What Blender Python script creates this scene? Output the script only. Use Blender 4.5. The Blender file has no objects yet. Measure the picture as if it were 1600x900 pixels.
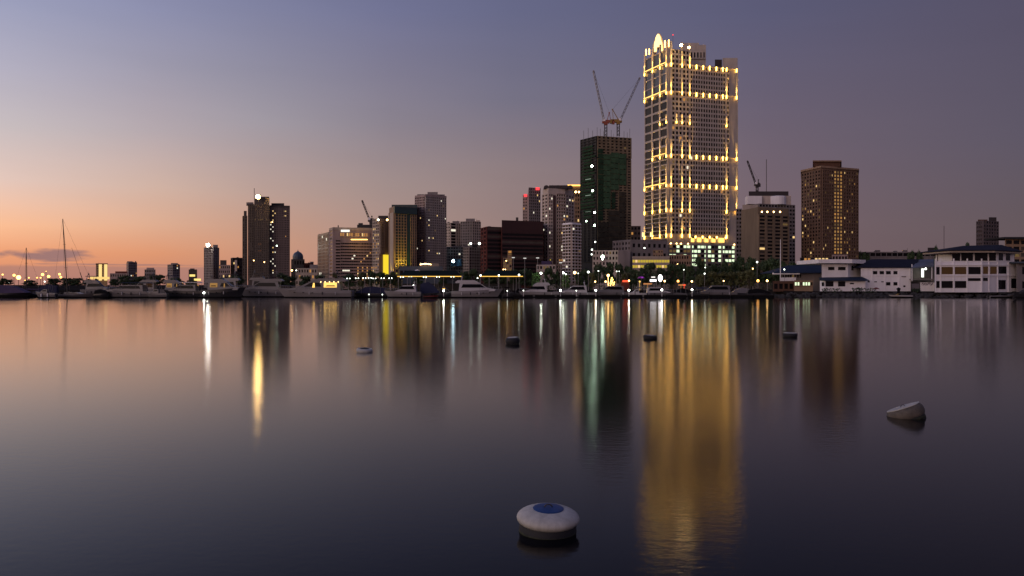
import bpy, math, random
from mathutils import Vector, Matrix

# ------------------------------------------------------------------ basics
F, HY, CX, CAMH = 1244.0, 445.0, 800.0, 4.5      # focal length in photo pixels, horizon row, centre column, eye height
G = 1.8                                          # height of the land above the water
R = math.radians
scene = bpy.context.scene
COL = scene.collection
rng = random.Random(7)


def wx(px, Y): return (px - CX) / F * Y
def wz(py, Y): return CAMH + (HY - py) / F * Y
def at(px, py, Y): return Vector((wx(px, Y), Y, wz(py, Y)))
def lin(r, g, b):
    def f(c):
        c /= 255.0
        return c / 12.92 if c <= 0.04045 else ((c + 0.055) / 1.055) ** 2.4
    return (f(r), f(g), f(b))


# ------------------------------------------------------------------ materials
MATS = {}


def mat(name, col, rough=0.7, metal=0.0, var=0.18, scale=0.35, spec=0.4, streak=False):
    """Principled surface with a little procedural unevenness."""
    if name in MATS:
        return MATS[name]
    m = bpy.data.materials.new(name)
    m.use_nodes = True
    nt = m.node_tree
    b = nt.nodes["Principled BSDF"]
    b.inputs["Roughness"].default_value = rough
    b.inputs["Metallic"].default_value = metal
    b.inputs["Specular IOR Level"].default_value = spec
    tc = nt.nodes.new("ShaderNodeTexCoord")
    mp = nt.nodes.new("ShaderNodeMapping")
    mp.inputs["Scale"].default_value = (1, 1, 0.18 if streak else 1)
    nt.links.new(tc.outputs["Object"], mp.inputs["Vector"])
    nz = nt.nodes.new("ShaderNodeTexNoise")
    nz.inputs["Scale"].default_value = scale
    nz.inputs["Detail"].default_value = 5
    nz.inputs["Roughness"].default_value = 0.65
    nt.links.new(mp.outputs[0], nz.inputs["Vector"])
    rp = nt.nodes.new("ShaderNodeValToRGB")
    rp.color_ramp.elements[0].position = 0.3
    rp.color_ramp.elements[1].position = 0.7
    rp.color_ramp.elements[0].color = (*[c * (1 - var) for c in col], 1)
    rp.color_ramp.elements[1].color = (*[min(1, c * (1 + var)) for c in col], 1)
    nt.links.new(nz.outputs["Fac"], rp.inputs["Fac"])
    nt.links.new(rp.outputs["Color"], b.inputs["Base Color"])
    MATS[name] = m
    return m


def glow(name, col, strength, sample=True):
    if name in MATS:
        return MATS[name]
    m = bpy.data.materials.new(name)
    m.use_nodes = True
    nt = m.node_tree
    nt.nodes.clear()
    o = nt.nodes.new("ShaderNodeOutputMaterial")
    e = nt.nodes.new("ShaderNodeEmission")
    e.inputs["Color"].default_value = (*col, 1)
    e.inputs["Strength"].default_value = strength
    nt.links.new(e.outputs[0], o.inputs["Surface"])
    if not sample:
        m.cycles.emission_sampling = 'NONE'
    MATS[name] = m
    return m


# ------------------------------------------------------------------ mesh collector
class MB:
    def __init__(self):
        self.v, self.f, self.m = [], [], []

    def add(self, verts, faces, m=0):
        b = len(self.v)
        self.v += [tuple(p) for p in verts]
        self.f += [tuple(b + i for i in q) for q in faces]
        self.m += [m] * len(faces)
        return self

    def box(self, c, s, rot=0.0, m=0):
        hx, hy, hz = s[0] / 2, s[1] / 2, s[2] / 2
        ca, sa = math.cos(rot), math.sin(rot)
        vs = []
        for z in (-hz, hz):
            for x, y in ((-hx, -hy), (hx, -hy), (hx, hy), (-hx, hy)):
                vs.append((c[0] + x * ca - y * sa, c[1] + x * sa + y * ca, c[2] + z))
        return self.add(vs, [(3, 2, 1, 0), (4, 5, 6, 7), (0, 1, 5, 4), (1, 2, 6, 5), (2, 3, 7, 6), (3, 0, 4, 7)], m)

    def prism(self, poly, z0, z1, m=0, mtop=None):
        """poly counter-clockwise seen from above"""
        n = len(poly)
        vs = [(p[0], p[1], z0) for p in poly] + [(p[0], p[1], z1) for p in poly]
        self.add(vs, [(i, (i + 1) % n, n + (i + 1) % n, n + i) for i in range(n)], m)
        b = len(self.v) - 2 * n
        self.f.append(tuple(b + n + i for i in range(n)))
        self.m.append(m if mtop is None else mtop)
        self.f.append(tuple(b + i for i in reversed(range(n))))
        self.m.append(m)
        return self

    def tube(self, a, b, r, n=6, r2=None, m=0):
        a, b = Vector(a), Vector(b)
        d = (b - a)
        if d.length < 1e-6:
            return self
        d.normalize()
        u = d.cross(Vector((0, 0, 1)))
        if u.length < 1e-3:
            u = Vector((1, 0, 0))
        u.normalize()
        w = d.cross(u)
        r2 = r if r2 is None else r2
        vs = []
        for p, rr in ((a, r), (b, r2)):
            for i in range(n):
                t = 2 * math.pi * i / n
                vs.append(p + u * rr * math.cos(t) + w * rr * math.sin(t))
        fs = [(i, (i + 1) % n, n + (i + 1) % n, n + i) for i in range(n)]
        fs += [tuple(reversed(range(n))), tuple(range(n, 2 * n))]
        return self.add(vs, fs, m)

    def lathe(self, prof, c=(0, 0, 0), n=12, m=0, sx=1.0, sy=1.0):
        """prof: list of (radius, z) bottom to top"""
        k = len(prof)
        vs = []
        for r, z in prof:
            for i in range(n):
                t = 2 * math.pi * i / n
                vs.append((c[0] + r * sx * math.cos(t), c[1] + r * sy * math.sin(t), c[2] + z))
        fs = []
        for j in range(k - 1):
            for i in range(n):
                fs.append((j * n + i, j * n + (i + 1) % n, (j + 1) * n + (i + 1) % n, (j + 1) * n + i))
        fs.append(tuple(reversed(range(n))))
        fs.append(tuple((k - 1) * n + i for i in range(n)))
        return self.add(vs, fs, m)

    def ball(self, c, r, n=8, k=5, m=0, sz=1.0):
        prof = []
        for j in range(k + 1):
            t = -math.pi / 2 + math.pi * j / k
            prof.append((max(r * math.cos(t), 1e-3), r * math.sin(t) * sz))
        return self.lathe(prof, c, n, m)

    def side(self, prof, w, m=0, taper=0.0, zref=0.0, th=None):
        """a side outline (x, z), extruded across the boat from -w to +w; taper narrows it with height"""
        n = len(prof)
        ys = (-1, 1)
        vs = []
        for s in ys:
            for x, z in prof:
                vs.append((x, s * max(0.05, w - taper * (z - zref)), z))
        fs = [tuple(range(n)), tuple(n + i for i in reversed(range(n)))]
        fs += [(i, n + i, n + (i + 1) % n, (i + 1) % n) for i in range(n)]
        return self.add(vs, fs, m)

    def build(self, name, mats, parent=None, origin=(0, 0, 0), smooth=False):
        me = bpy.data.meshes.new(name)
        ox, oy, oz = origin
        me.from_pydata([(a - ox, b - oy, c - oz) for a, b, c in self.v], [], self.f)
        if not isinstance(mats, (list, tuple)):
            mats = [mats]
        for q in mats:
            me.materials.append(q)
        if len(mats) > 1:
            me.polygons.foreach_set("material_index", self.m)
        if smooth:
            me.polygons.foreach_set("use_smooth", [True] * len(me.polygons))
        me.update()
        o = bpy.data.objects.new(name, me)
        COL.objects.link(o)
        if parent is not None:
            o.parent = parent
        else:
            o.location = origin
        return o


def thing(name, label, cat, loc=(0, 0, 0), group=None, rz=0.0):
    o = bpy.data.objects.new(name, None)
    o.empty_display_size = 0.5
    COL.objects.link(o)
    o.location = loc
    o.rotation_euler = (0, 0, rz)
    return tag(o, label, cat, group)


def tag(o, label, cat, group=None):
    o["label"] = label
    o["category"] = cat
    if group:
        o["group"] = group
    return o


def struct(o):
    o["kind"] = "structure"
    return o


def stuff(o):
    o["kind"] = "stuff"
    return o


ORD = ["first", "second", "third", "fourth", "fifth", "sixth", "seventh", "eighth", "ninth", "tenth", "eleventh", "twelfth"]

# ------------------------------------------------------------------ material table
M = dict(
    grey=mat("concrete_grey", (.22, .192, .188), .8, streak=True),
    beige=mat("beige_render", (.42, .35, .285), .8, streak=True),
    greylight=mat("pale_grey_render", (.36, .315, .285), .8, streak=True),
    stone=mat("pale_stone_facade", (.43, .385, .345), .8, streak=True),
    cream=mat("cream_render", (.50, .42, .36), .8, streak=True),
    pink=mat("pinkish_render", (.35, .265, .245), .8, streak=True),
    tan=mat("tan_render", (.30, .20, .13), .8, streak=True),
    brown=mat("brown_brick", (.11, .055, .035), .85, streak=True),
    maroon=mat("maroon_brick", (.13, .035, .025), .85, streak=True),
    maroon_dark=mat("dark_maroon_spandrel", (.045, .016, .015), .6),
    dark=mat("dark_grey_cladding", (.038, .03, .03), .6),
    darker=mat("near_black_cladding", (.02, .02, .022), .6),
    bluegrey=mat("blue_grey_glazing", (.06, .08, .11), .3),
    teal=mat("dark_teal_glass", (.018, .046, .052), .25),
    white=mat("white_paint", (.84, .81, .82), .6, var=.1, streak=True),
    palehull=mat("silver_gelcoat", (.24, .225, .23), .3, var=.08),
    whitehull=mat("white_gelcoat", (.46, .44, .45), .3, var=.06),
    greyhull=mat("grey_gelcoat", (.15, .14, .145), .3, var=.08),
    darkhull=mat("dark_hull_paint", (.025, .025, .03), .3),
    boot=mat("black_bottom_paint", (.008, .008, .009), .8, spec=.1),
    canvas=mat("navy_canvas", (.022, .025, .06), .9),
    purplecanvas=mat("faded_violet_canvas", (.07, .05, .11), .9),
    redhull=mat("red_hull_stripe", (.16, .03, .025), .5),
    navyroof=mat("navy_roof_tiles", (.014, .016, .03), .8, spec=.15),
    blueroof=mat("blue_roof_sheet", (.013, .026, .052), .7, spec=.2),
    greenroof=mat("dark_green_roof", (.006, .013, .010), .8, spec=.1),
    roof=mat("roof_felt", (.08, .075, .075), .9),
    steel=mat("galvanised_steel", (.28, .27, .28), .5, .6),
    darksteel=mat("dark_steel", (.05, .045, .045), .5, .4),
    cranered=mat("rust_red_crane_paint", (.30, .08, .05), .6),
    craneyellow=mat("ochre_crane_paint", (.28, .17, .04), .6),
    glass=mat("dark_window_glass", (.008, .007, .008), .2, var=.3, scale=.15, spec=.16),
    curtain=mat("curtained_window", (.085, .068, .055), .5, var=.4, scale=.3, spec=.2),
    glass_blue=mat("blue_window_glass", (.02, .035, .055), .12, var=.3, scale=.15),
    boatglass=mat("black_boat_glass", (.004, .0045, .006), .12, spec=.1),
    net=mat("green_safety_net", (.042, .092, .045), .9, var=.4, scale=.3),
    netbrown=mat("brown_safety_net", (.045, .038, .026), .9, var=.5, scale=.3),
    rawconcrete=mat("raw_concrete", (.19, .145, .09), .9, var=.3, scale=.2),
    bark=mat("tree_bark", (.06, .045, .035), .9),
    leaf=mat("dark_green_leaves", (.042, .072, .027), .7, var=.5, scale=.5),
    leaf2=mat("olive_green_leaves", (.085, .09, .032), .7, var=.5, scale=.5),  # olive leaves, colour raised so the foliage looks lamplit
    leaf3=mat("fresh_green_leaves", (.08, .17, .045), .7, var=.5, scale=.5),  # green brightened to put the lamplight into the leaf colour
    rock=mat("dark_breakwater_rock", (.035, .033, .032), .9, var=.5, scale=1.2),
    land=mat("dark_ground", (.03, .027, .025), .95, var=.4, scale=.05, spec=0),
    seawall=mat("stained_sea_wall", (.02, .018, .018), .9, var=.35, scale=.4, spec=0),
    dock=mat("dark_dock_timber", (.03, .027, .025), .9, spec=.1),
    buoywhite=mat("weathered_white_buoy", (.44, .43, .39), .6, var=.22, scale=5, streak=True),
    buoyblue=mat("blue_buoy_paint", (.006, .045, .17), .5, var=.25, scale=6),
    buoyweather=mat("grimy_grey_buoy", (.10, .085, .068), .7, var=.35, scale=5),  # weathered tone, darkened to carry the shaded front of the tilted float
    buoydark=mat("dark_rubber_fender", (.012, .013, .015), .7),
)
L = dict(
    warm=glow("warm_window_light", (1.0, .66, .26), 1.0, False),
    amber=glow("amber_window_light", (1.0, .45, .12), .5, False),
    faint=glow("faint_window_light", (.9, .42, .2), .04, False),
    mid=glow("soft_amber_window_light", (1.0, .52, .16), .36, False),
    dim=glow("dim_window_light", (.9, .55, .22), .14, False),
    dimred=glow("dim_red_window_light", (.9, .35, .15), .12, False),
    white=glow("white_window_light", (1.0, .93, .74), 1.0, False),
    green=glow("greenish_window_light", (.80, 1.0, .62), 1.3, False),
    gold=glow("gold_facade_lamp", (1.0, .50, .08), 14.0),
    goldsoft=glow("gold_lobby_light", (1.0, .56, .12), 2.2),
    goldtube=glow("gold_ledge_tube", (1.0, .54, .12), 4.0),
    crown=glow("gold_crown_light", (1.0, .66, .24), 2.6),
    lamp=glow("white_lamp_globe", (.92, 1.0, .86), 6.0),
    lampgreen=glow("bright_white_lamp_globe", (.9, 1.0, .8), 30.0),
    lampwarm=glow("warm_lamp_globe", (1.0, .58, .20), 11.0),
    lampgold=glow("sodium_lamp", (1.0, .44, .09), 6.0),
    dock=glow("white_dock_light", (.95, 1.0, .86), 28.0),
    flood=glow("white_floodlight", (1.0, .93, .82), 60.0),
    floodwarm=glow("warm_floodlight", (1.0, .60, .2), 120.0),
    floodblue=glow("bluish_floodlight", (.55, .85, 1.0), 26.0),
    site=glow("greenish_site_light", (.72, 1.0, .72), 20.0),
    red=glow("red_beacon", (1.0, .06, .07), 1.6),
    redsign=glow("red_sign_light", (1.0, .10, .04), 1.4),
    purple=glow("purple_light", (.45, .06, .6), .8),
    strip=glow("yellow_strip_light", (1.0, .56, .10), 1.5),
    panel=glow("yellow_light_wall", (1.0, .72, .035), 1.0),
    yellow=glow("yellow_glass_light", (1.0, .72, .08), .55, False),
    yellowdim=glow("faint_yellow_glass_light", (1.0, .75, .2), .10, False),
    cabin=glow("gold_cabin_light", (1.0, .58, .14), 1.6),
    cafe=glow("orange_cafe_light", (1.0, .40, .13), .55),
    sign=glow("white_sign_light", (1.0, .93, .86), 1.3),
    lantern=glow("white_lantern", (1.0, .93, .95), 3.5),
    shed=glow("white_shed_light", (.95, 1.0, .86), 12.0),
)

# ------------------------------------------------------------------ sky, sun, camera
def make_world():
    w = bpy.data.worlds.new("World")
    scene.world = w
    w.use_nodes = True
    nt = w.node_tree
    nt.nodes.clear()
    N, Lk = nt.nodes, nt.links
    out = N.new("ShaderNodeOutputWorld")
    bg = N.new("ShaderNodeBackground")
    Lk.new(bg.outputs[0], out.inputs[0])
    tc = N.new("ShaderNodeTexCoord")
    sep = N.new("ShaderNodeSeparateXYZ")
    Lk.new(tc.outputs["Generated"], sep.inputs[0])

    def math_(op, a, b=None, clamp=False):
        n = N.new("ShaderNodeMath")
        n.operation = op
        n.use_clamp = clamp
        for i, q in enumerate((a, b)):
            if q is None:
                continue
            if isinstance(q, (int, float)):
                n.inputs[i].default_value = q
            else:
                Lk.new(q, n.inputs[i])
        return n.outputs[0]
    az = math_("MULTIPLY", math_("ARCTAN2", sep.outputs["X"], sep.outputs["Y"]), 180 / math.pi)
    el = math_("MULTIPLY", math_("ARCSINE", sep.outputs["Z"]), 180 / math.pi)
    t = math_("DIVIDE", el, 40.0, True)
    B = (82, 84, 116)
    cols = [
        (-180, [(0, (150, 118, 122)), (8, (150, 130, 140)), (20, (120, 115, 145)), (40, B)]),
        (-135, [(0, (235, 170, 130)), (6, (235, 190, 165)), (14, (200, 180, 180)), (24, (140, 140, 170)), (40, (100, 102, 138))]),
        (-90, [(0, (255, 205, 130)), (4, (255, 225, 165)), (9, (250, 220, 190)), (15, (215, 200, 200)), (24, (160, 165, 195)), (40, (105, 110, 148))]),
        (-58, [(0, (240, 160, 100)), (3, (255, 205, 140)), (6, (255, 215, 175)), (10, (232, 205, 195)), (15, (190, 185, 200)), (22, (150, 153, 186)), (40, (100, 104, 144))]),
        (-33, [(0, (206, 136, 108)), (1.9, (238, 160, 116)), (3.6, (253, 192, 150)), (6.4, (229, 200, 188)), (9.6, (201, 190, 192)), (13, (180, 176, 193)), (16.7, (158, 161, 189)), (24, (122, 126, 164)), (40, (90, 93, 132))]),
        (-24, [(0, (204, 134, 108)), (2.1, (222, 152, 114)), (4.0, (222, 173, 145)), (6.5, (208, 178, 164)), (10, (182, 169, 174)), (14, (158, 154, 172)), (17.5, (142, 144, 174)), (24, (112, 116, 152)), (40, (86, 89, 126))]),
        (-17.4, [(0, (194, 136, 112)), (2.9, (204, 152, 126)), (6.3, (186, 158, 148)), (11, (161, 153, 162)), (14.5, (144, 141, 160)), (18.4, (128, 130, 160)), (24, (104, 108, 142)), (40, (84, 87, 122))]),
        (-8.7, [(0, (176, 132, 118)), (3.5, (174, 143, 132)), (7, (161, 141, 138)), (11.5, (138, 130, 142)), (18.8, (114, 116, 148)), (26, (96, 99, 134)), (40, B)]),
        (0, [(0, (152, 118, 114)), (4, (150, 126, 122)), (8.2, (142, 125, 127)), (13, (118, 114, 132)), (19, (103, 105, 135)), (26, (92, 94, 127)), (40, B)]),
        (18, [(0, (118, 95, 98)), (4, (118, 99, 105)), (10, (110, 98, 112)), (18, (92, 91, 118)), (26, (84, 85, 114)), (40, (78, 80, 110))]),
        (33, [(0, (101, 84, 87)), (3.7, (101, 88, 93)), (9, (94, 87, 102)), (16.4, (87, 82, 103)), (26, (80, 79, 105)), (40, (76, 77, 106))]),
        (90, [(0, (98, 84, 96)), (10, (94, 86, 104)), (40, (78, 79, 108))]),
        (180, [(0, (150, 118, 122)), (8, (150, 130, 140)), (20, (120, 115, 145)), (40, B)]),
    ]
    boost = {-135: 1.5, -90: 1.6, -58: 1.2}
    prev = None
    for i, (a, st) in enumerate(cols):
        r = N.new("ShaderNodeValToRGB")
        cr = r.color_ramp
        cr.interpolation = 'LINEAR'
        while len(cr.elements) < len(st):
            cr.elements.new(0.5)
        k = boost.get(a, 1.0)
        for e, (ev, c) in zip(cr.elements, st):
            e.position = ev / 40.0
        for e, (ev, c) in zip(cr.elements, st):
            e.color = (*[x * k for x in lin(*c)], 1)
        Lk.new(t, r.inputs["Fac"])
        if prev is None:
            prev = r.outputs["Color"]
        else:
            mr = N.new("ShaderNodeMapRange")
            mr.inputs["From Min"].default_value = cols[i - 1][0]
            mr.inputs["From Max"].default_value = a
            Lk.new(az, mr.inputs["Value"])
            mx = N.new("ShaderNodeMix")
            mx.data_type = 'RGBA'
            Lk.new(mr.outputs[0], mx.inputs["Factor"])
            Lk.new(prev, mx.inputs["A"])
            Lk.new(r.outputs["Color"], mx.inputs["B"])
            prev = mx.outputs["Result"]
    # a low bank of mauve cloud over the sunset horizon
    cmb = N.new("ShaderNodeCombineXYZ")
    Lk.new(math_("MULTIPLY", az, 0.55), cmb.inputs[0])
    Lk.new(math_("MULTIPLY", el, 2.2), cmb.inputs[1])
    nz = N.new("ShaderNodeTexNoise")
    nz.inputs["Scale"].default_value = 1.0
    nz.inputs["Detail"].default_value = 4
    Lk.new(cmb.outputs[0], nz.inputs["Vector"])
    def sq(x):
        return math_("MULTIPLY", x, x)

    def step(v, lo, hi, t0=0.0, t1=1.0):
        m_ = N.new("ShaderNodeMapRange")
        m_.interpolation_type = 'SMOOTHSTEP'
        for k_, q_ in (("From Min", lo), ("From Max", hi), ("To Min", t0), ("To Max", t1)):
            m_.inputs[k_].default_value = q_
        Lk.new(v, m_.inputs["Value"])
        return m_.outputs[0]

    def puff(a0, wa, e0, we, amt):
        """a lens of cloud round azimuth a0 and height e0 with ragged edges"""
        v = math_("SUBTRACT", 1.0, math_("ADD", sq(math_("DIVIDE", math_("SUBTRACT", az, a0), wa)), sq(math_("DIVIDE", math_("SUBTRACT", el, e0), we))))
        v = math_("ADD", v, math_("MULTIPLY", math_("SUBTRACT", nz.outputs["Fac"], 0.5), 2.4))
        return step(v, -0.1, 0.9, 0.0, amt)
    band = math_("MULTIPLY", step(math_("ADD", el, math_("MULTIPLY", nz.outputs["Fac"], 0.25)), 1.42, 1.22), step(az, -12, -22, 0.0, 0.55))
    fac = math_("MAXIMUM", band, puff(-30.0, 2.7, 1.85, 0.42, 0.9))
    fac = math_("MAXIMUM", fac, puff(-33.8, 1.8, 1.75, 0.3, 0.85))
    fac = math_("MAXIMUM", fac, puff(-26.0, 6.0, 1.30, 0.07, 0.62))
    mx = N.new("ShaderNodeMix")
    mx.data_type = 'RGBA'
    Lk.new(fac, mx.inputs["Factor"])
    Lk.new(prev, mx.inputs["A"])
    mx.inputs["B"].default_value = (*lin(150, 116, 116), 1)
    # faint streaks of haze so that the gradient is not perfectly clean
    hz = N.new("ShaderNodeCombineXYZ")
    Lk.new(math_("MULTIPLY", az, 0.07), hz.inputs[0])
    Lk.new(math_("MULTIPLY", math_("ADD", el, math_("MULTIPLY", az, 0.06)), 0.55), hz.inputs[1])
    n3 = N.new("ShaderNodeTexNoise")
    n3.inputs["Scale"].default_value = 1.0
    n3.inputs["Detail"].default_value = 5
    Lk.new(hz.outputs[0], n3.inputs["Vector"])
    vm = N.new("ShaderNodeVectorMath")
    vm.operation = 'SCALE'
    Lk.new(mx.outputs["Result"], vm.inputs[0])
    Lk.new(step(n3.outputs["Fac"], 0.3, 0.7, 0.99, 1.01), vm.inputs["Scale"])
    Lk.new(vm.outputs[0], bg.inputs["Color"])
    bg.inputs["Strength"].default_value = 1.0


make_world()
sun = bpy.data.lights.new("afterglow_sun", 'SUN')
sun.energy = 0.5
sun.angle = R(40)
sun.color = (1.0, .72, .62)
so = bpy.data.objects.new("afterglow_sun", sun)
COL.objects.link(so)
_d = Vector((math.sin(R(-146)) * math.cos(R(9)), math.cos(R(-146)) * math.cos(R(9)), math.sin(R(9))))
so.rotation_euler = _d.to_track_quat('Z', 'Y').to_euler()

cam = bpy.data.cameras.new("camera")
cam.sensor_width = 36.0
cam.lens = 36.0 * F / 1600.0
cam.shift_y = -5.0 / 1600.0
cam.clip_end = 30000
cam.clip_start = 0.5
co = bpy.data.objects.new("camera", cam)
COL.objects.link(co)
co.location = (0, 0, CAMH)
co.rotation_euler = (R(90), 0, 0)
scene.camera = co
vs = scene.view_settings
vs.view_transform = 'Standard'
vs.look = 'None'
vs.exposure = 0
vs.gamma = 1
vs.use_curve_mapping = False
cy = scene.cycles
cy.use_denoising = True
cy.denoiser = 'OPENIMAGEDENOISE'
cy.use_light_tree = True
cy.max_bounces = 5
cy.diffuse_bounces = 2
cy.glossy_bounces = 3
cy.sample_clamp_indirect = 8.0
cy.caustics_reflective = False

# ------------------------------------------------------------------ water, land
def make_water():
    """calm bay: dark body, Fresnel gloss; the low swell runs ashore, its facets tip only a little"""
    m = bpy.data.materials.new("calm_bay_water")
    m.use_nodes = True
    nt = m.node_tree
    nt.nodes.clear()
    N, Lk = nt.nodes, nt.links
    out = N.new("ShaderNodeOutputMaterial")
    mix = N.new("ShaderNodeMixShader")
    dif = N.new("ShaderNodeBsdfDiffuse")
    dif.inputs["Color"].default_value = (.004, .004, .006, 1)
    gl = N.new("ShaderNodeBsdfAnisotropic")
    gl.distribution = 'BECKMANN'
    gl.inputs["Color"].default_value = (1, 1, 1, 1)
    gl.inputs["Anisotropy"].default_value = 0.0
    tg = N.new("ShaderNodeCombineXYZ")
    tg.inputs[1].default_value = 1.0
    Lk.new(tg.outputs[0], gl.inputs["Tangent"])
    # Schlick's Fresnel: almost nothing looking straight down, a mirror at a grazing angle
    geo = N.new("ShaderNodeNewGeometry")
    dot = N.new("ShaderNodeVectorMath")
    dot.operation = 'DOT_PRODUCT'
    Lk.new(geo.outputs["Incoming"], dot.inputs[0])
    Lk.new(geo.outputs["Normal"], dot.inputs[1])
    sub = N.new("ShaderNodeMath")
    sub.operation = 'SUBTRACT'
    sub.use_clamp = True
    sub.inputs[0].default_value = 1.0
    Lk.new(dot.outputs["Value"], sub.inputs[1])
    fr = N.new("ShaderNodeMath")
    fr.operation = 'POWER'
    fr.inputs[1].default_value = 6.2
    Lk.new(sub.outputs[0], fr.inputs[0])
    tc = N.new("ShaderNodeTexCoord")
    n1 = N.new("ShaderNodeTexNoise")
    n1.inputs["Scale"].default_value = 0.03
    n1.inputs["Detail"].default_value = 3
    Lk.new(tc.outputs["Object"], n1.inputs["Vector"])
    mr = N.new("ShaderNodeMapRange")
    mr.inputs["From Min"].default_value = 0.3
    mr.inputs["From Max"].default_value = 0.7
    mr.inputs["To Min"].default_value = 0.116
    mr.inputs["To Max"].default_value = 0.132
    Lk.new(n1.outputs["Fac"], mr.inputs["Value"])
    Lk.new(mr.outputs[0], gl.inputs["Roughness"])
    mp = N.new("ShaderNodeMapping")
    mp.inputs["Scale"].default_value = (1.0, 1.6, 1)
    mp.inputs["Rotation"].default_value = (0, 0, .35)
    Lk.new(tc.outputs["Object"], mp.inputs["Vector"])
    n2 = N.new("ShaderNodeTexNoise")
    n2.inputs["Scale"].default_value = 2.6
    n2.inputs["Detail"].default_value = 4
    n2.inputs["Roughness"].default_value = 0.6
    Lk.new(mp.outputs[0], n2.inputs["Vector"])
    bp = N.new("ShaderNodeBump")
    bp.inputs["Distance"].default_value = 0.0042
    Lk.new(n2.outputs["Fac"], bp.inputs["Height"])
    Lk.new(bp.outputs[0], gl.inputs["Normal"])
    Lk.new(fr.outputs[0], mix.inputs[0])
    Lk.new(dif.outputs[0], mix.inputs[1])
    Lk.new(gl.outputs[0], mix.inputs[2])
    Lk.new(mix.outputs[0], out.inputs["Surface"])
    mb = MB()
    mb.add([(-9000, -300, 0), (9000, -300, 0), (9000, 12000, 0), (-9000, 12000, 0)], [(0, 1, 2, 3)])
    struct(mb.build("water", m))


make_water()
coast = [(-9000, 345), (wx(1150, 345), 345), (wx(1215, 325), 325), (wx(1262, 296), 296), (9000, 296)]
mb = MB()
mb.prism(coast + [(9000, 11000), (-9000, 11000)], -0.6, G)
struct(mb.build("land", M['land']))
mb = MB()
for (a, b) in zip(coast[:-1], coast[1:]):
    a, b = Vector(a), Vector(b)
    dd = (b - a).normalized()
    nrm = Vector((dd.y, -dd.x))
    c = (a + b) / 2 + nrm * .3
    mb.box((c.x, c.y, .75), ((b - a).length, .55, 2.7), math.atan2(dd.y, dd.x))
o = mb.build("sea_wall", M['seawall'])
tag(o, "long low stained sea wall behind the moored boats", "wall")
# ------------------------------------------------------------------ buildings
UNIT = {}


def window_mesh(w, h, key, mats):
    """one shared pane mesh per size"""
    k = (round(w, 2), round(h, 2), key)
    if k not in UNIT:
        q = MB().box((0, 0, 0), (w, .12, h))
        me = bpy.data.meshes.new("window")
        me.from_pydata(q.v, [], q.f)
        me.materials.append(mats)
        UNIT[k] = me
    return UNIT[k]


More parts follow.
